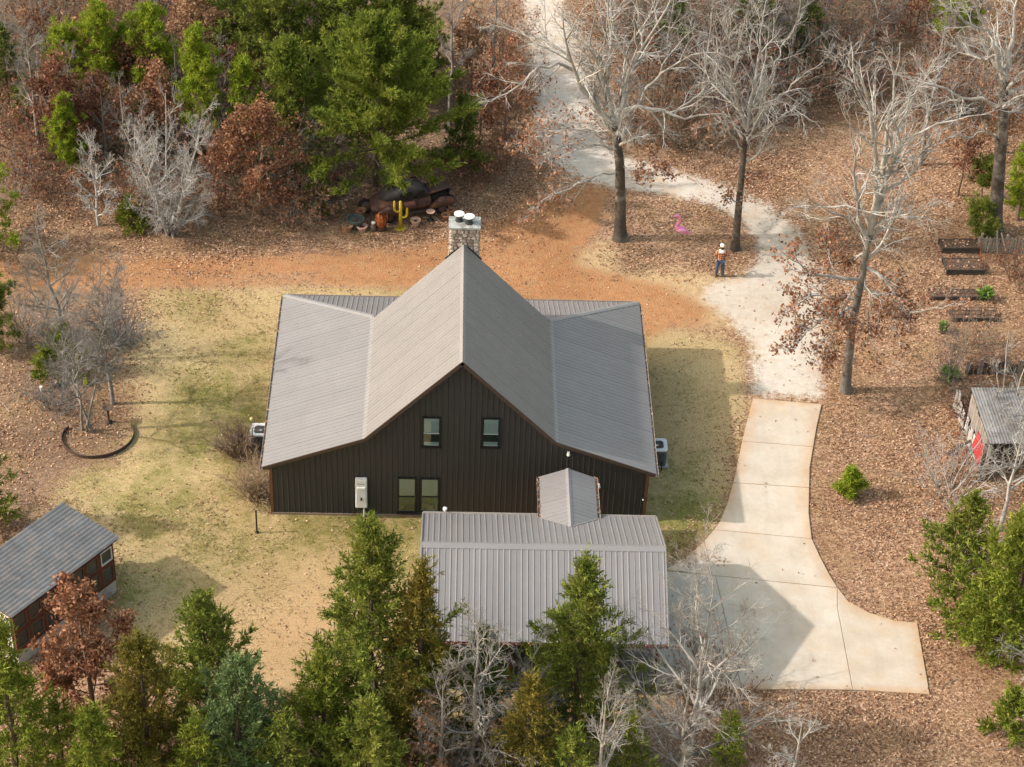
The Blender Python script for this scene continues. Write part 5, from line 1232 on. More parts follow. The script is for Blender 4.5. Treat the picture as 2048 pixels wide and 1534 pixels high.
def fill(n, srcs, x0, x1, y0, y1, s0, s1, what, group):
    for k in range(n):
        for _ in range(40):
            px, py = CL.uniform(x0, x1), CL.uniform(y0, y1)
            if 80 < px < 330 and 340 < py < 480: continue
            lb = what+' '+where(px, py)
            if lb not in USED: break
        else: continue
        USED.add(lb); clone(CL.choice(srcs), px, py, CL.uniform(s0, s1), lb, group)
fill(28, SH, -20, 660, -120, 395, .9, 1.35, 'leafless brush in the left wood', 'brush filling the left wood')
fill(22, SH, 1230, 1720, -150, 250, .9, 1.35, 'leafless thicket brush', 'brush filling the thicket')
fill(8, BT, 0, 480, -150, 330, .8, 1.1, 'thin grey tree of the left wood', 'thin trees in the left wood')
fill(9, BT, 1240, 1700, -180, 200, .8, 1.15, 'thin grey thicket tree', 'thin trees in the thicket')
fill(9, OK_, 0, 560, -150, 330, .9, 1.4, 'brown-leaved sapling', 'saplings in the left wood')
fill(5, OK_, 1740, 2060, -120, 330, .9, 1.3, 'brown-leaved sapling on the slope', 'saplings on the upper right slope')
fill(5, SH, 1740, 2060, -120, 260, .9, 1.2, 'leafless brush on the slope', 'brush on the upper right slope')
fill(6, SH, 1880, 2060, 700, 960, .5, .75, 'low leafless brush', 'brush around the lean-to')

# ------------------------------------------------------------------ garden shed with rows of salvaged windows
def build_shed():
    B = np.array((-13.15, -4.75, 2.8)); C = np.array((-16.41, -9.08, 2.8)); A = np.array((-15.56, -3.1, 2.92))
    L_ = np.linalg.norm(B-C); ex = (B-C)/L_; ey = np.array((-ex[1], ex[0], 0.0)); Wd = 2.95; ez = np.array((0, 0, 1.0))
    def q(u, v, z): return C*[1, 1, 0]+ex*u+ey*v+ez*z            # u along the long side, v to the back
    T = thing('garden_shed', 'weathered garden shed of old windows with grey metal roof at the left edge', 'shed', tuple(q(L_/2, Wd/2, 0)))
    m_red = M('shed_red', (.14, .045, .025), (.08, .028, .018), 5, .85, bump=.3); m_whit = M('old_white', (.72, .70, .66), (.58, .55, .5), 6, .8); m_plas = M('skirting', (.52, .5, .47), (.4, .385, .36), 2, .9, c3=(.3, .28, .25), s3=1.2)
    x0, x1, y0, y1 = .12, L_-.12, .14, Wd-.14; AX = (ex, ey, ez)
    def box(u0, u1, v0, v1, z0, z1): return MB().box(q((u0+u1)/2, (v0+v1)/2, (z0+z1)/2), (u1-u0, v1-v0, z1-z0), AX)
    box(x0+.02, x1-.02, y0+.02, y1-.02, 0, .7).build('skirting', m_plas, T)
    box(x0+.1, x1-.1, y0+.1, y1-.1, .7, 2.66).build('interior', m_dark, T)
    # frame: sills, plates and studs on the two visible sides
    for z0, z1 in ((.66, .82), (1.62, 1.78), (2.5, 2.72)):
        box(x0, x1, y0-.01, y0+.1, z0, z1).build('rail', m_red, T); box(x0-.01, x0+.1, y0+.1, y1, z0, z1).build('rail', m_red, T); box(x1-.1, x1+.01, y0+.1, y1, z0, z1).build('rail', m_red, T)
    n = 7
    m_oldglass = M('old_glass', (.045, .05, .045), (.09, .085, .07), 1.5, .12, spec=.6)
    for k in range(n+1):
        u = x0+(x1-x0)*k/n; box(max(x0, u-.07), min(x1, u+.07), y0-.02, y0+.08, .82, 2.5).build('stud', m_red, T)
    m_sash = M('sash_brown', (.16, .09, .06), (.1, .055, .04), 5, .8)
    for k in range(n):
        ua, ub = x0+(x1-x0)*k/n+.07, x0+(x1-x0)*(k+1)/n-.07
        for z0, z1 in ((.84, 1.6), (1.8, 2.48)):
            w = MB()
            for z in (z0+.025, z1-.025): w.box(q((ua+ub)/2, y0+.01, z), (ub-ua, .05, .05), AX)
            for u in (ua+.025, ub-.025): w.box(q(u, y0+.01, (z0+z1)/2), (.05, .05, z1-z0-.1), AX)
            w = w.build('window', m_sash if k < 6 or z0 < 1 else m_whit, T); MB().box(q((ua+ub)/2, y0+.035, (z0+z1)/2), (ub-ua-.1, .01, z1-z0-.1), AX).build('pane', m_oldglass, w)
    for k in range(3):
        va, vb = y0+.12+(y1-y0-.2)*k/3+.05, y0+.12+(y1-y0-.2)*(k+1)/3-.05
        box(x0-.02, x0+.08, vb, vb+.1, .82, 2.5).build('stud', m_red, T)
        for z0, z1 in ((.84, 1.6), (1.8, 2.48)):
            w = MB()
            for z in (z0+.03, (z0+z1)/2, z1-.03): w.box(q(x0+.01, (va+vb)/2, z), (.05, vb-va, .06), AX)
            for v in (va+.03, va+(vb-va)/3, va+2*(vb-va)/3, vb-.03): w.box(q(x0+.005, v, (z0+z1)/2), (.05, .05, z1-z0-.02), AX)
            w = w.build('window', m_whit, T); MB().box(q(x0+.035, (va+vb)/2, (z0+z1)/2), (.01, vb-va, z1-z0), AX).build('pane', m_oldglass, w)
    # roof sheets
    m_tin = M('old_tin', (.17, .172, .172), (.115, .117, .118), 1.2, .5, .35, bump=.25, bscale=6, objrand=.1, c3=(.2, .175, .16), s3=2.5)
    box(0, L_, 0, Wd, 2.70, 2.79).build('roof_deck', m_red, T)
    rf = MB().slab([q(-.05, -.05, 2.80), q(L_+.05, -.05, 2.80), q(L_+.05, Wd+.05, 2.93), q(-.05, Wd+.05, 2.93)], .02).build('roof', m_tin, T)
    rows = 4; sh = 3.2
    rng = random.Random(4)
    for r in range(6):
        ua, ub = -.06+(L_+.12)*r/6, -.06+(L_+.12)*(r+1)/6+.04
        for c_ in range(4):
            va, vb = -.06+(Wd+.12)*c_/4, -.06+(Wd+.12)*(c_+1)/4
            vs, fs = [], []; m_ = 4; lift = .006+.004*((r+c_) % 2)+rng.uniform(0, .006)
            for i in range(m_*2+1):
                v = va+(vb-va)*i/(m_*2); z = 2.80+.13*(v+.05)/(Wd+.1)+lift+(.03 if i % 2 else 0)
                vs += [q(ua, v, z), q(ub, v, z+.006)]
            fs = [(2*i, 2*i+1, 2*i+3, 2*i+2) for i in range(m_*2)]
            MB().add(vs, fs).build('roof_sheet', m_tin, rf)
build_shed()

# ------------------------------------------------------------------ rusty old car
def build_car():
    rw = G(785, 447); fwp = G(880, 430); d = fwp-rw; wb = np.linalg.norm(d[:2]); ex = d/np.linalg.norm(d); ex[2] = 0; ey = np.array((-ex[1], ex[0], 0)); ez = np.array((0, 0, 1.0))
    org = rw+ex*wb/2+ey*.74; k = wb/2.7; AX = (ex, ey, ez)
    def q(x, y, z): return org+ex*x*k*1.04+ey*y*k*1.05+ez*z*k*1.15
    T = thing('old_car', 'rusty vintage sedan with dark windows parked under the largest cedar', 'car', tuple(org))
    m_rust = M('car_rust', (.06, .034, .03), (.105, .056, .042), 2.2, .7, .1, bump=.3, c3=(.15, .066, .04), s3=1.6); m_rust2 = M('car_rust_dark', (.075, .045, .04), (.045, .03, .028), 3, .75)
    m_tyre = M('tyre', (.018, .017, .016), (.03, .028, .026), 6, .9); m_rim = M('rim_rust', (.19, .12, .09), (.1, .06, .05), 7, .7)
    def loft(secs, mat, name, parent, n=20, e=2.6):
        vs, fs = [], []
        for x, yc, w, z0, z1 in secs:
            for i in range(n):
                a = 2*math.pi*i/n; c, s = math.cos(a), math.sin(a)
                vs.append(q(x, yc+w*math.copysign(abs(c)**(2/e), c), (z0+z1)/2+(z1-z0)/2*math.copysign(abs(s)**(2/e), s)))
        m_ = len(secs); fs = [(j*n+i, j*n+(i+1) % n, (j+1)*n+(i+1) % n, (j+1)*n+i) for j in range(m_-1) for i in range(n)]+[tuple(range(n))[::-1], tuple(range((m_-1)*n, m_*n))]
        return MB().add(vs, fs).build(name, mat, parent, smooth=True)
    body = loft([(-2.25, 0, .25, .55, .75), (-2.1, 0, .5, .45, 1.0), (-1.7, 0, .64, .4, 1.12), (-1.2, 0, .72, .38, 1.15), (0, 0, .76, .38, 1.13), (.7, 0, .74, .38, 1.1), (.85, 0, .66, .4, 1.08)], m_rust, 'body', T)
    loft([(-1.75, 0, .3, .95, 1.14), (-1.45, 0, .52, .98, 1.42), (-.9, 0, .62, 1.0, 1.62), (-.2, 0, .64, 1.0, 1.68), (.35, 0, .61, 1.0, 1.62), (.62, 0, .55, 1.0, 1.42), (.82, 0, .5, 1.0, 1.12)], M('car_roof', (.05, .045, .045), (.035, .03, .03), 3, .6), 'roof', body)
    for s in (-1, 1):
        for xa, xb in ((-.95, -.1), (.02, .56)):
            MB().slab([q(xa, s*.69, 1.1), q(xb, s*.67, 1.1), q(xb-.1, s*.645, 1.5), q(xa+.12, s*.645, 1.5)][::s], .03).build('window', m_dark, body)
    MB().slab([q(.66, -.44, 1.16), q(.66, .44, 1.16), q(.5, .4, 1.5), q(.5, -.4, 1.5)], .03).build('windshield', m_dark, body)
    loft([(.8, 0, .56, .5, .98), (1.6, 0, .42, .5, .95), (2.0, 0, .34, .5, .93)], m_dark, 'engine_bay', body)
    loft([(.75, 0, .5, 1.02, 1.2), (.85, 0, .5, 1.02, 1.22), (1.5, 0, .42, 1.06, 1.25), (1.98, 0, .34, 1.1, 1.24), (2.04, 0, .3, 1.12, 1.2)], m_rust, 'hood', body, e=2.2)
    loft([(1.98, 0, .36, .42, 1.08), (2.1, 0, .3, .42, 1.08), (2.18, 0, .18, .42, 1.0)], m_rust2, 'grille', body)
    for s in (-1, 1):
        loft([(.72, s*.72, .06, .42, .5), (1.0, s*.72, .15, .42, .78), (1.3, s*.72, .19, .44, .93), (1.65, s*.72, .19, .46, .95), (1.95, s*.7, .17, .48, .86), (2.12, s*.68, .12, .5, .72), (2.18, s*.68, .04, .55, .62)], m_rust, 'fender', body)
        loft([(-2.15, s*.72, .05, .45, .6), (-1.9, s*.74, .13, .42, .8), (-1.5, s*.75, .17, .42, .92), (-1.15, s*.75, .16, .42, .88), (-.85, s*.74, .1, .42, .66), (-.7, s*.72, .04, .42, .5)], m_rust, 'fender', body)
        MB().box(q(0, s*.76, .41), (1.55*k, .24*k, .06*k), AX).build('running_board', m_rust2, body)
        MB().box(q(.04, s*.752, .78), (.02*k, .04*k, .62*k), AX).build('door_seam', m_dark, body)
        hl = MB(); hl.ball(q(2.02, s*.44, .92), .12*k, 12, 8, AX); hl.build('headlight', m_rim, body, smooth=True)
        for x in (-1.425, 1.425):
            tt = MB().lathe(q(x, s*.72, .34), [(.2, -.09), (.3, -.1), (.34, -.06), (.34, .06), (.3, .1), (.2, .09)], 24, (ex*k, ez*k, -ey*k), closed=True).build('wheel', m_tyre, T, smooth=True)
            MB().lathe(q(x, s*.72, .34), [(.0001, -.07*s*-1), (.08, .075*s), (.12, .04*s), (.2, .05*s)], 16, (ex*k, ez*k, ey*k)).build('rim', m_rim, tt)
            MB().lathe(q(x, s*.915, .5), [(.30, -.02), (.335, -.015), (.335, .015), (.30, .02)], 24, (ex*k, ez*k, -ey*k), closed=True) if False else None
    MB().beam(q(2.28, -.62, .5), q(2.28, .62, .5), .06*k, .1*k).build('bumper', m_rim, T)
    MB().slab([q(-.65, -.765, .84), q(-.1, -.765, .84), q(-.1, -.765, 1.04), q(-.65, -.765, 1.04)], .012).build('faded_sign', M('sign_faded', (.32, .14, .13), (.22, .09, .085), 5, .8), T)
build_car()

# ------------------------------------------------------------------ yard ornaments round the car
m_clay = M('terracotta', (.36, .17, .085), (.27, .12, .06), 7, .85); m_pinkpot = M('pink_clay', (.56, .36, .27), (.46, .29, .21), 7, .85); m_soil = M('potting_soil', (.06, .04, .03), (.09, .06, .045), 20, .95)
def pot(px, py, r, h, mat, label, group=None, name='flower_pot'):
    c = G(px, py); T = thing(name, label, 'pot', tuple(c), group)
    MB().lathe(c, [(r*.62, 0), (r*.66, .01), (r*.92, h*.8), (r*1.05, h*.8), (r*1.07, h), (r*.92, h), (r*.86, h*.82)], 24).build('pot', mat, T, smooth=False)
    MB().lathe(c, [(r*.5, h*.72), (r*.87, h*.8), (.0001, h*.84)], 20).build('soil', m_soil, T)
    return T
pot(695, 464, .26, .42, M('tan_clay', (.33, .19, .1), (.25, .14, .075), 7, .85), 'tan clay pot left of the wide dark green planter')
pot(711, 455, .42, .55, M('green_glaze', (.055, .075, .07), (.085, .105, .1), 6, .4), 'wide dark green planter behind the pink clay pot', name='planter')
pot(724, 462, .26, .32, m_pinkpot, 'pink clay pot in front of the wide dark green planter')
pot(831, 451, .24, .36, m_pinkpot, 'pale clay pot on the leaves right of the yellow cactus')
pot(891, 438, .22, .28, m_clay, 'terracotta pot in front of the rusty car at its right end')
pot(901, 430, .2, .36, m_clay, 'small terracotta pot behind the other pot right of the car')
pot(722, 436, .24, .5, m_clay, 'terracotta pot standing behind the wide dark green planter')
pot(106, 772, .2, .25, m_pinkpot, 'pink clay pot beside the white pipe in the left bed')
pot(104, 764, .2, .4, m_clay, 'upright terracotta pot behind the pink pot in the left bed')
def cactus():
    c = G(801, 456); T = thing('cactus_sculpture', 'yellow metal cactus standing in front of the rusty car', 'sculpture', tuple(c)); my = M('cactus_yellow', (.55, .40, .025), (.42, .31, .03), 4, .55)
    h = height_to(c, 402); r = .085
    MB().tube([c+(0, 0, 0), c+(0, 0, h*.5), c+(0, 0, h-.05), c+(0, 0, h)], [r*1.05, r, r*.9, r*.4], 12).build('stem', my, T, smooth=True)
    def arm(s, z0, z1, w): return [c+np.array((s*w*t, 0, z)) for t, z in ((0, z0), (.6, z0-.03), (.93, z0+.06), (1, z0+.2), (1, z1-.06), (1, z1))]
    MB().tube(arm(-1, h*.62, h*1.0, .3), [.06, .065, .065, .06, .055, .02], 10).build('arm', my, T, smooth=True)
    MB().tube(arm(1, h*.42, h*.76, .32), [.06, .065, .065, .06, .055, .02], 10).build('arm', my, T, smooth=True)
    MB().lathe(c, [(.3, 0), (.3, .015), (.0001, .02)], 20).build('base_plate', my, T)
cactus()
def agave():
    c = G(762, 460); T = thing('metal_sculpture', 'rust-orange metal sculpture of curved blades between pots and cactus', 'sculpture', tuple(c)); mo = M('rust_orange', (.42, .13, .035), (.28, .08, .025), 5, .7); rng = random.Random(2)
    for k in range(12):
        a = k*2.4; w = rng.uniform(.14, .3); h = rng.uniform(.7, 1.15)
        pts = [c+np.array((math.cos(a)*w*t, math.sin(a)*w*t, h*z)) for t, z in ((.25, 0), (.8, .3), (1.15, .6), (1.1, .85), (.85, 1.0))]
        sd = np.array((-math.sin(a), math.cos(a), 0)); ws = [.05, .1, .11, .08, .01]
        vs = []
        for p_, ww in zip(pts, ws): vs += [p_-sd*ww, p_+sd*ww]
        nrm = np.array((math.cos(a), math.sin(a), .2))*.012; vs += [v-nrm for v in vs]
        n = len(pts); fs = [(2*i, 2*i+1, 2*i+3, 2*i+2) for i in range(n-1)]+[(2*n+2*i, 2*n+2*i+2, 2*n+2*i+3, 2*n+2*i+1) for i in range(n-1)]
        MB().add(vs, fs).build('blade', mo, T)
    MB().lathe(c, [(.22, 0), (.24, .18), (.2, .2), (.0001, .2)], 16).build('base', M('rust_dark', (.1, .05, .035), (.06, .03, .025), 6, .8), T)
agave()
def birdbath(px, py, top, label, mat, bowl, r=.22, name='bird_bath'):
    c = G(px, py); h = height_to(c, top); T = thing(name, label, 'bird bath', tuple(c))
    MB().lathe(c, [(.16, 0), (.16, .04), (.05, .08), (.04, h*.5), (.05, h-.1), (.1, h-.06)], 14).build('stand', mat, T, smooth=True)
    MB().lathe(c, [(.05, h-.08), (r*.8, h-.04), (r, h+.02), (r*.93, h+.02), (r*.6, h-.03), (.0001, h-.04)], 20).build('bowl', bowl, T, smooth=True)
birdbath(861, 441, 423, 'dark stand with a pinkish bowl beside the car front wheel', m_frame, m_pinkpot)
birdbath(218, 845, 815, 'dark brown bird bath beside the twin-trunk tree', M('bath_brown', (.07, .042, .03), (.045, .03, .022), 5, .7), M('bath_bowl', (.11, .07, .05), (.07, .045, .035), 5, .7), .24)
def old_wheel():
    c = G(731, 424); ax = unit(np.array((.25, -.9, .35))); a0 = unit(np.cross(ax, (0, 0, 1.0))); a1 = np.cross(ax, a0); T = thing('wheel_ornament', 'old spare wheel leaning behind the terracotta pots at the car tail', 'wheel', tuple(c)); o_ = c+np.array((0, 0, .36))
    MB().lathe(o_, [(.24, -.08), (.34, -.09), (.38, -.04), (.38, .04), (.34, .09), (.24, .08)], 24, (a0, a1, ax), closed=True).build('tyre', MATS['tyre'], T, smooth=True)
    MB().lathe(o_, [(.24, .05), (.2, .02), (.1, .03), (.0001, .05)], 20, (a0, a1, ax)).build('rim', MATS['rim_rust'], T)
old_wheel()
def milk_can():
    c = G(747, 462); T = thing('milk_can', 'small white-topped metal can beside the rust-orange sculpture', 'can', tuple(c)); MB().lathe(c, [(.12, 0), (.13, .02), (.13, .3), (.08, .4), (.07, .46)], 16).build('can', M('can_grey', (.2, .17, .15), (.13, .1, .09), 6, .5, .3), T, smooth=True); MB().lathe(c+np.array((0, 0, .46)), [(.1, 0), (.1, .05), (.0001, .07)], 14).build('lid', m_white, T)
milk_can()

# ------------------------------------------------------------------ skinned figures
def skin(name, nodes, edges, mat, parent, root=0, sub=2, mats=None):
    org = ORG[parent.name]; me = bpy.data.meshes.new(name); keys = list(nodes)
    me.from_pydata([tuple(np.array(nodes[k][0])-org) for k in keys], [(keys.index(a), keys.index(b)) for a, b in edges], [])
    me.materials.append(mat); o = link(me, name, parent)
    md = o.modifiers.new('skin', 'SKIN'); md.use_smooth_shade = True
    for i, k in enumerate(keys):
        r = nodes[k][1]; sv = me.skin_vertices[0].data[i]; sv.radius = (r, r) if not isinstance(r, tuple) else r; sv.use_root = (i == root)
    ss = o.modifiers.new('sub', 'SUBSURF'); ss.levels = sub; ss.render_levels = sub
    return o
def flamingo():
    c = G(1356, 480); h = height_to(c, 430); k = h/1.22; m_pk = M('flamingo_pink', (.88, .30, .52), (.8, .24, .46), 6, .5); T = thing('flamingo_ornament', 'pink flamingo lawn ornament on the leafy island', 'lawn ornament', tuple(c))
    f = lambda x, z, y=0: c+np.array((x*k, y*k, z*k))
    skin('body', {'tail': (f(.46, .34), .04), 't1': (f(.28, .42), .11), 'b': (f(.08, .5), .17), 'ch': (f(-.08, .58), .15), 'n0': (f(-.12, .70), .09), 'n1': (f(-.05, .84), .068), 'n2': (f(.02, .98), .064), 'n3': (f(-.01, 1.12), .064), 'n4': (f(-.11, 1.2), .066), 'hd': (f(-.21, 1.17), .07), 'bk': (f(-.27, 1.09), .03)},
         [('tail', 't1'), ('t1', 'b'), ('b', 'ch'), ('ch', 'n0'), ('n0', 'n1'), ('n1', 'n2'), ('n2', 'n3'), ('n3', 'n4'), ('n4', 'hd'), ('hd', 'bk')], m_pk, T, root=2)
    MB().lathe(f(-.27, 1.09), [(.024*k, 0), (.018*k, .05*k), (.0001, .09*k)], 10, (np.array((0, 1., 0)), np.array((.9, 0, -.4)), np.array((-.4, 0, -.9)))).build('beak', m_frame, T)
    for s in (-1, 1):
        MB().ball(f(.1, .52, s*.11), (.2*k, .035*k, .09*k), 12, 8).build('wing', M('flamingo_wing', (.9, .4, .58), (.84, .33, .52), 6, .5), T, smooth=True)
        MB().tube([f(.05, .42, s*.05), f(.06, .2, s*.05), f(.05, 0, s*.05)], .012, 6).build('leg', M('leg_metal', (.25, .2, .2), (.2, .16, .16), 4, .5), T)
flamingo()
def person():
    c = G(1438, 553); Hh = height_to(c, 488); k = Hh/1.80; T = thing('person', 'person in white cap, orange plaid shirt and blue jeans standing on the gravel edge', 'person', tuple(c))
    f = lambda x, y, z: c+np.array((x, y, z))*k          # faces away from the camera (+y)
    m_skin = M('skin', (.52, .30, .21), (.47, .27, .19), 9, .6); m_jean = M('denim', (.07, .10, .17), (.045, .06, .10), 12, .9); m_hair = M('hair', (.06, .04, .03), (.04, .03, .025), 12, .8)
    nodes = {'pelvis': (f(0, 0, .95), .13), 'belly': (f(0, .0, 1.1), .13), 'chest': (f(0, -.01, 1.3), .15), 'neck': (f(0, 0, 1.47), .06), 'head': (f(0, .02, 1.6), .092), 'crown': (f(0, .02, 1.7), .08)}
    E = [('pelvis', 'belly'), ('belly', 'chest'), ('chest', 'neck'), ('neck', 'head'), ('head', 'crown')]
    for s, n in ((-1, 'l'), (1, 'r')):
        nodes.update({n+'hip': (f(s*.1, 0, .88), .095), n+'knee': (f(s*.13, .02, .5), .068), n+'ank': (f(s*.15, 0, .09), .048), n+'toe': (f(s*.16, .15, .04), .038), n+'sh': (f(s*.19, 0, 1.4), .07), n+'elb': (f(s*.29, .02, 1.12), .052), n+'wr': (f(s*.13, .27, 1.13), .035), n+'palm': (f(s*.085, .33, 1.15), .032)})
        E += [('pelvis', n+'hip'), (n+'hip', n+'knee'), (n+'knee', n+'ank'), (n+'ank', n+'toe'), ('chest', n+'sh'), (n+'sh', n+'elb'), (n+'elb', n+'wr'), (n+'wr', n+'palm')]
        for i in range(4):
            b = f(s*(.07-.01*i), .355+.012*i, 1.175-.022*i); t = f(s*(.03-.006*i), .385+.004*i, 1.18-.022*i)
            nodes[n+'f%d' % i] = (b, .0095); nodes[n+'g%d' % i] = (t, .008); E += [(n+'palm', n+'f%d' % i), (n+'f%d' % i, n+'g%d' % i)]
        nodes[n+'th'] = (f(s*.07, .33, 1.195), .011); nodes[n+'tt'] = (f(s*.045, .355, 1.205), .009); E += [(n+'palm', n+'th'), (n+'th', n+'tt')]
    skin('body', nodes, E, m_skin, T, 0)
    # clothing follows the same joints, a little larger
    g = lambda names, add: {n_: (nodes[n_][0], nodes[n_][1]+add) for n_ in names}
    jn = g(['pelvis', 'lhip', 'lknee', 'lank', 'rhip', 'rknee', 'rank'], .02)
    jn['pelvis'] = (f(0, 0, .96), .15)
    skin('jeans', jn, [('pelvis', 'lhip'), ('lhip', 'lknee'), ('lknee', 'lank'), ('pelvis', 'rhip'), ('rhip', 'rknee'), ('rknee', 'rank')], m_jean, T)
    sn = g(['belly', 'chest', 'neck', 'lsh', 'lelb', 'lwr', 'rsh', 'relb', 'rwr'], .022); sn['hem'] = (f(0, 0, .92), .165); sn['neck'] = (f(0, 0, 1.44), .075)
    mt, nt, b = new_mat('plaid'); geo = node(nt, 'ShaderNodeNewGeometry'); cols = []
    for ax in ('X', 'Z'):
        wv = node(nt, 'ShaderNodeTexWave', wave_type='BANDS', bands_direction=ax); wv.inputs['Scale'].default_value = 3.0; nt.links.new(geo.outputs['Position'], wv.inputs[0]); cols.append(wv.outputs['Fac'])
    fx = math_(nt, 'MULTIPLY', math_(nt, 'ADD', cols[0], cols[1]), .5)
    nt.links.new(ramp(nt, fx, [(.2, (.14, .035, .025)), (.5, (.36, .11, .06)), (.85, (.6, .33, .18))]), b.inputs['Base Color']); b.inputs['Roughness'].default_value = .9
    skin('shirt', sn, [('hem', 'belly'), ('belly', 'chest'), ('chest', 'neck'), ('chest', 'lsh'), ('lsh', 'lelb'), ('lelb', 'lwr'), ('chest', 'rsh'), ('rsh', 'relb'), ('relb', 'rwr')], mt, T, 1)
    MB().lathe(f(0, .0, 1.43), [(.19*k, -.03*k), (.13*k, .03*k), (.075*k, .075*k), (.065*k, .06*k)], 16).build('sunlit_collar', M('collar_sunlit_white', (.75, .72, .7), (.68, .65, .62), 8, .8), T, smooth=True)  # white puts the sunlight on collar and shoulders into the colour
    MB().ball(f(0, .005, 1.61), (.098*k, .11*k, .1*k), 14, 10).build('hair', m_hair, T, smooth=True)
    cap = MB().ball(f(0, .015, 1.70), (.106*k, .118*k, .08*k), 16, 10).build('cap', m_white, T, smooth=True)
    MB().ball(f(0, .15, 1.68), (.09*k, .09*k, .012*k), 14, 6).build('brim', m_white, cap, smooth=True)
    fc = MB(); fc.ball(f(0, .118, 1.575), (.016*k, .025*k, .02*k), 8, 6); fc.build('nose', m_skin, T, smooth=True)
    for s in (-1, 1):
        MB().ball(f(s*.035, .098, 1.61), .012*k, 8, 6).build('eye', m_frame, T, smooth=True); MB().ball(f(s*.098, .01, 1.6), (.012*k, .025*k, .035*k), 8, 6).build('ear', m_skin, T, smooth=True)
        MB().ball(f(s*.155, .06, .05), (.055*k, .14*k, .05*k), 12, 8).build('shoe', M('shoe', (.09, .06, .045), (.06, .04, .03), 8, .7), T, smooth=True)
    MB().ball(f(0, .108, 1.535), (.03*k, .01*k, .007*k), 8, 6).build('mouth', M('lips', (.4, .15, .12), (.35, .13, .1), 8, .6), T, smooth=True)
    o_ = f(0, .375, 1.18); R = thing('remote_controller', 'small grey remote controller held by the person in the plaid shirt', 'controller', tuple(o_))
    MB().box(o_, (.15*k, .09*k, .035*k)).build('case', M('remote_grey', (.3, .3, .3), (.25, .25, .25), 8, .5), R, bevel=.006)
    for s in (-1, 1): MB().tube([o_+np.array((s*.045*k, 0, .017*k)), o_+np.array((s*.045*k, 0, .04*k))], .006, 6).build('stick', m_frame, R)
    MB().box(o_+np.array((0, .07*k, .04*k)), (.16*k, .012*k, .08*k)).build('screen', m_frame, R)
person()

# ------------------------------------------------------------------ raised beds, fence and ruin on the right
m_oldwood = M('weathered_wood', (.34, .30, .26), (.2, .175, .15), 3, .92, bump=.5, objrand=.22); m_darkwood = M('dark_wood', (.05, .04, .035), (.085, .068, .055), 4, .92, objrand=.2); m_rustbar = M('rust_bar', (.28, .1, .05), (.18, .065, .035), 6, .8)
def raised_bed(px0, px1, py, dep, h, label, hoops=0, mat=None):
    a = G(px0, py); b = G(px1, py); b[1] = a[1]+(b[1]-a[1]); ex = unit(b-a); ey = np.array((-ex[1], ex[0], 0)); L = np.linalg.norm(b-a); mat = mat or m_darkwood
    T = thing('raised_bed', label, 'raised bed', tuple(a), 'raised garden beds by the weathered fence'); AX = (ex, ey, np.array((0, 0, 1.)))
    for r in range(2):
        z = h*(r+.5)/2
        MB().box(a+ex*L/2+np.array((0, 0, z)), (L, .05, h/2-.012), AX).build('plank', mat, T); MB().box(a+ex*L/2+ey*dep+np.array((0, 0, z)), (L, .05, h/2-.012), AX).build('plank', mat, T)
        for u in (0.03, L-.03): MB().box(a+ex*u+ey*dep/2+np.array((0, 0, z)), (.05, dep-.06, h/2-.012), AX).build('plank', mat, T)
    MB().box(a+ex*L/2+ey*dep/2+np.array((0, 0, h*.47)), (L-.07, dep-.07, h*.92), AX).build('soil', M('bed_soil', (.05, .034, .026), (.17, .105, .07), 9, .95, bump=.8), T)
    for u in (0.0, L):
        for v in (0, dep): MB().box(a+ex*u+ey*v+np.array((0, 0, h*.55)), (.08, .08, h*1.1), AX).build('corner_post', mat, T)
    rg = np.random.default_rng(int(px0)); n_ = 75; cc = a+ex*rg.uniform(.05, L-.05, (n_, 1))+ey*rg.uniform(.05, dep-.05, (n_, 1))+np.array((0, 0, h*.95)); aa = unit(rg.normal(size=(n_, 3))*[1, 1, .3])*.13; ww = unit(np.cross(aa, rg.normal(size=(n_, 3))*[.4, .4, 1]))*.045
    V, Q = quads_from(cc, aa, ww); lc = np_mesh('leaf_cover', V, Q, MATS['fallen_leaf'], T, rnd=rg.random(n_)); lc['kind'] = 'stuff'
    for i in range(hoops):
        u = L*(i+.5)/hoops; w = .28
        MB().tube([a+ex*(u-w)+ey*dep*.4, a+ex*(u-w)+ey*dep*.4+np.array((0, 0, h+.42)), a+ex*(u+w)+ey*dep*.4+np.array((0, 0, h+.42)), a+ex*(u+w)+ey*dep*.4], .022, 6).build('frame_bar', m_darkwood, T)
    return T, a, ex, ey, L
T, a, ex, ey, L = raised_bed(1884, 1958, 506, .8, .3, 'dark planked raised bed nearest the weathered fence')
T, a, ex, ey, L = raised_bed(1893, 1968, 549, 1.0, .28, 'raised bed between rusty upright bars, second from the fence')
for u, v in ((0, 0), (L, 0), (L, 1.0), (L*.9, .2)):
    p_ = a+ex*u+ey*v; MB().tube([p_, p_+np.array((-.05 if u else .05, 0, .75)), p_+np.array((-.12 if u else .12, .05, 1.15))], .03, 6).build('rusty_bar', m_rustbar, T)
raised_bed(1862, 1966, 600, .6, .22, 'low dark raised bed with wire frames beside the green potted plant', 3)
raised_bed(1905, 1994, 643, .6, .22, 'low dark raised bed with square frames, farthest from the fence', 3)
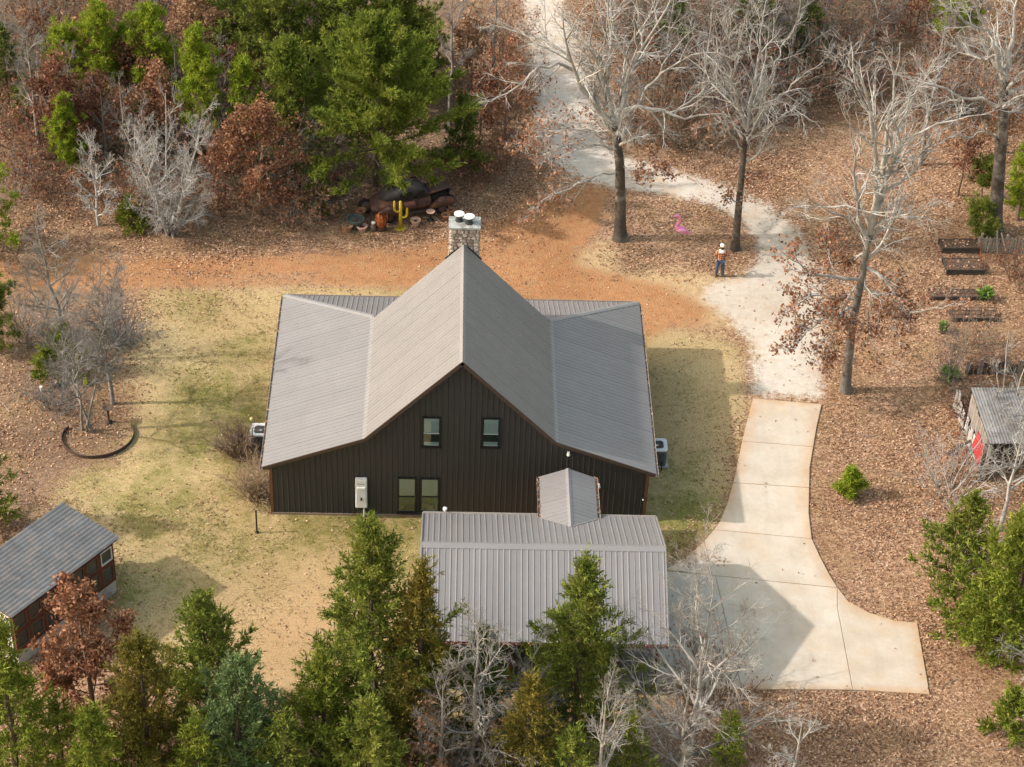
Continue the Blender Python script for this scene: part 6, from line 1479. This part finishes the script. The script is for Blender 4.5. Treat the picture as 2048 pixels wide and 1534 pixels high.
def leafy(px, py, top, label, r=.35, potm=None):
    c = G(px, py); h = height_to(c, top); T = thing('potted_plant', label, 'plant', tuple(c)); rng = np.random.default_rng(int(px)); n = 90
    ph = h*.45; MB().lathe(c, [(.14, 0), (.2, ph), (.17, ph), (.15, ph*.85)], 14).build('pot', potm or M('black_pot', (.03, .035, .03), (.05, .055, .045), 6, .6), T)
    MB().lathe(c, [(.05, ph*.8), (.16, ph*.86), (.0001, ph*.9)], 12).build('soil', m_soil, T)
    d = unit(rng.normal(size=(n, 3))*[1, 1, .6]+[0, 0, .7]); cc = np.repeat((c+np.array((0, 0, ph*.8)))[None], n, 0)+d*rng.uniform(.05, .35, (n, 1))*r; aa = d*r*rng.uniform(.5, 1, (n, 1)); w = unit(np.cross(aa, rng.normal(size=(n, 3))))*r*.11
    V, Q = quads_from(cc, aa, w); np_mesh('foliage', V, Q, LEAF('plant_green', [(.1, .2, .03), (.18, .32, .06), (.26, .4, .1)], .35), T, rnd=rng.random(n))
leafy(1968, 598, 572, 'bright green potted plant at the end of the wire-framed bed', .5)
leafy(1885, 665, 632, 'dark pot with a sparse green plant in front of the farthest bed', .32)
leafy(1897, 757, 736, 'bright green leafy plant behind the tilted grey boards', .55)
def fence():
    a = G(1955, 503); b = G(2120, 512); T = thing('picket_fence', 'weathered grey picket fence with a sagging rail at the upper right', 'fence', tuple(a)); d = b-a; L = np.linalg.norm(d); ex = d/L; ey = np.array((-ex[1], ex[0], 0)); n = 34; rng = random.Random(9)
    for i in range(n):
        u = L*i/n; h = rng.uniform(.82, .95); t = rng.uniform(-.04, .04); w = .085
        p_ = a+ex*u; vs = [p_-ex*w/2, p_+ex*w/2, p_+ex*(w/2+t)+np.array((0, 0, h-.06)), p_+ex*t+np.array((0, 0, h)), p_+ex*(-w/2+t)+np.array((0, 0, h-.06))]
        MB().slab(vs, .022).build('picket', m_oldwood, T)
    for z in (.25, .72): MB().beam(a+ey*.05+np.array((0, 0, z)), b+ey*.05+np.array((0, 0, z)), .04, .08).build('rail', m_oldwood, T)
    for u in (0.1, L*.33, L*.66, L): MB().box(a+ex*u+ey*.12+np.array((0, 0, .5)), (.1, .1, 1.0)).build('post', m_oldwood, T)
    MB().beam(a+ex*.95-ey*.25+np.array((0, 0, .05)), a+ex*.75+np.array((0, 0, 1.25)), .07, .05).build('leaning_board', m_oldwood, T); MB().beam(a+ex*1.3-ey*.3+np.array((0, 0, .35)), a+ex*.95-ey*.05+np.array((0, 0, 1.2)), .07, .05).build('leaning_board', m_oldwood, T)
fence()
def ruin():
    z = 2.1; c = [G(1942, 776, z), G(2110, 778, z), G(2120, 885, z), G(1980, 888, z)]
    T = thing('lean_to_shed', 'collapsing grey plank lean-to with corrugated roof and red panel at the right edge', 'shed', tuple(G(2000, 940)))
    m_t = M('grey_tin', (.27, .26, .25), (.19, .18, .17), 2, .7, .2, objrand=.12, c3=(.15, .13, .12), s3=1.5); ex = unit(c[1]-c[0]); ey = unit(c[3]-c[0]); L = np.linalg.norm(c[1]-c[0]); Wd = np.linalg.norm(c[3]-c[0]); n = 7
    MB().slab([c[0], c[3], c[2], c[1]], .05).build('roof_deck', m_darkwood, T)
    for i in range(n):
        a, b = L*i/n, L*(i+1)/n; vs = []; m_ = 8
        for j in range(m_+1):
            u = a+(b-a)*j/m_; vs += [c[0]+ex*u+np.array((0, 0, .02+.02*(j % 2)+.006*(i % 2))), c[3]+ex*u+np.array((0, 0, .02+.02*(j % 2)+.006*(i % 2)))]
        MB().add(vs, [(2*j, 2*j+1, 2*j+3, 2*j+2) for j in range(m_)]).build('roof_sheet', m_t, T)
    # plank wall under the left roof edge
    rng = random.Random(6); p0 = np.array((c[0][0]+.1, c[0][1], 0)); p1 = np.array((c[3][0]+.1, c[3][1], 0)); d = p1-p0; L2 = np.linalg.norm(d); d /= L2; nn = 12
    for i in range(nn):
        u = L2*(i+.5)/nn; h = rng.uniform(1.7, 2.02); ax = (d, np.array((-d[1], d[0], 0)), np.array((0, 0, 1.)))
        MB().box(p0+d*u+np.array((0, 0, h/2)), (L2/nn*.9, .03, h), ax).build('plank', m_oldwood, T)
    MB().slab([p0+d*L2*.5+np.array((-.2, 0, .45)), p0+d*L2*.86+np.array((-.2, 0, .45)), p0+d*L2*.86+np.array((-.06, 0, 1.25)), p0+d*L2*.5+np.array((-.06, 0, 1.25))], .03).build('red_panel', M('red_panel', (.42, .05, .05), (.3, .035, .035), 5, .7), T)
    MB().box((p0+p1)/2+ex*L*.5+np.array((0, 0, 1)), (L-.3, .05, 2.0), (ex, np.cross((0, 0, 1), ex), (0, 0, 1))).build('back_wall', m_darkwood, T)
    for q_ in (c[2], c[3]): MB().box((q_[0]-.1, q_[1]+.1, 1.0), (.12, .12, 2.0)).build('post', m_darkwood, T)
    # tilted boards left of it
    T2 = thing('board_wall', 'pale grey boards standing tilted left of the plank lean-to', 'boards', tuple(G(1912, 830))); a = G(1905, 812); b = G(1945, 905); d = b-a; L3 = np.linalg.norm(d); d /= L3; rng = random.Random(8)
    for i in range(11):
        u = L3*(i+.5)/11; h = 1.35*rng.uniform(.55, 1.05)*(1-.25*i/11); tl = np.array((rng.uniform(-.12, .05), 0, 0)); ww = L3/11*.46; q0 = a+d*u
        MB().slab([q0-d*ww, q0+d*ww, q0+d*ww+tl+np.array((0, 0, h*rng.uniform(.9, 1))), q0-d*ww+tl+np.array((0, 0, h))], .03).build('board', M('pale_board', (.5, .48, .45), (.36, .34, .31), 4, .9, objrand=.25), T2)
    # row of dark boards behind
    T3 = thing('board_fence', 'low row of dark grey boards behind the plank lean-to', 'fence', tuple(G(1930, 745))); a = G(1928, 748); b = G(2120, 752); d = b-a; L4 = np.linalg.norm(d); d /= L4; n = 22
    for i in range(n):
        u = L4*(i+.5)/n; h = rng.uniform(.5, .85); MB().box(a+d*u+np.array((0, 0, h/2)), (L4/n*.85, .04, h), (d, np.array((-d[1], d[0], 0)), (0, 0, 1))).build('board', m_darkwood if i % 3 else m_oldwood, T3)
ruin()
def lumber():
    c = G(1940, 880); T = thing('lumber_pile', 'loose heap of pale and rusty boards left of the plank lean-to', 'boards', tuple(c)); rng = random.Random(15)
    for i in range(18):
        p_ = c+np.array((rng.uniform(-.7, .8), rng.uniform(-1.2, 1.6), .05+.03*(i % 4))); a = rng.uniform(0, 3.14); d = np.array((math.cos(a), math.sin(a), rng.uniform(-.05, .2))); L = rng.uniform(.7, 1.7)
        MB().beam(p_-d*L/2+np.array((0, 0, max(0, d[2]*L/2))), p_+d*L/2+np.array((0, 0, max(0, d[2]*L/2))), rng.uniform(.07, .15), .03).build('board', (MATS['pale_board'], m_oldwood, m_darkwood, m_rustbar)[i % 4], T)
lumber()

# ------------------------------------------------------------------ small things on the left lawn
def edging():
    T = thing('garden_edging', 'curved dark metal edging round the twin-trunk tree', 'edging', tuple(G(190, 890))); pts = [(262, 850), (268, 872), (255, 893), (225, 910), (190, 917), (160, 915), (135, 902), (124, 885), (127, 868), (140, 855)]
    w = [G(x, y) for x, y in pts]; n = len(w)
    cs = []
    for i in range(n-1):
        for t in np.linspace(0, 1, 6)[:-1]:
            p0, p1, p2, p3 = w[max(i-1, 0)], w[i], w[i+1], w[min(i+2, n-1)]
            cs.append(.5*((2*p1)+(-p0+p2)*t+(2*p0-5*p1+4*p2-p3)*t*t+(-p0+3*p1-3*p2+p3)*t**3))
    vs = []
    for c in cs:
        o_ = unit(c-G(190, 885))*.015
        vs += [c+np.array((0, 0, -.02))-o_, c+np.array((0, 0, .16))-o_, c+np.array((0, 0, .16))+o_, c+np.array((0, 0, -.02))+o_]
    fs = [(4*i+j, 4*i+(j+1) % 4, 4*i+4+(j+1) % 4, 4*i+4+j) for i in range(len(cs)-1) for j in range(4)]
    MB().add(vs, fs).build('strip', M('edging_metal', (.05, .035, .03), (.09, .06, .045), 5, .7), T)
edging()
c = G(514, 1065); hh = height_to(c, 1023)
T = thing('iron_post', 'black iron post standing on the lawn at the front left house corner', 'post', tuple(c)); MB().tube([c, c+np.array((0, 0, hh))], .035, 8).build('shaft', m_frame, T); MB().lathe(c+np.array((0, 0, hh)), [(.05, 0), (.05, .03), (.0001, .06)], 10).build('finial', m_frame, T); MB().lathe(c, [(.08, 0), (.08, .03), (.04, .05)], 10).build('foot', m_frame, T)
c = G(507, 908); hh = height_to(c, 838)
T = thing('garden_light', 'thin garden stake light with yellow globe beside the left air conditioner', 'garden light', tuple(c)); MB().tube([c, c+np.array((0, 0, hh))], .018, 6).build('stake', M('stake_grey', (.3, .3, .28), (.22, .22, .2), 4, .5), T); MB().ball(c+np.array((0, 0, hh)), .09, 12, 8).build('globe', M('globe_yellow', (.7, .6, .25), (.6, .5, .2), 4, .3), T, smooth=True)
c = G(83, 783); T = thing('clean_out_pipe', 'short white capped pipe standing in the left bed', 'pipe', tuple(c)); MB().tube([c, c+np.array((0, 0, .22))], .055, 12).build('pipe', m_white, T); MB().lathe(c+np.array((0, 0, .22)), [(.075, 0), (.075, .06), (.04, .07), (.0001, .07)], 12).build('cap', m_white, T)
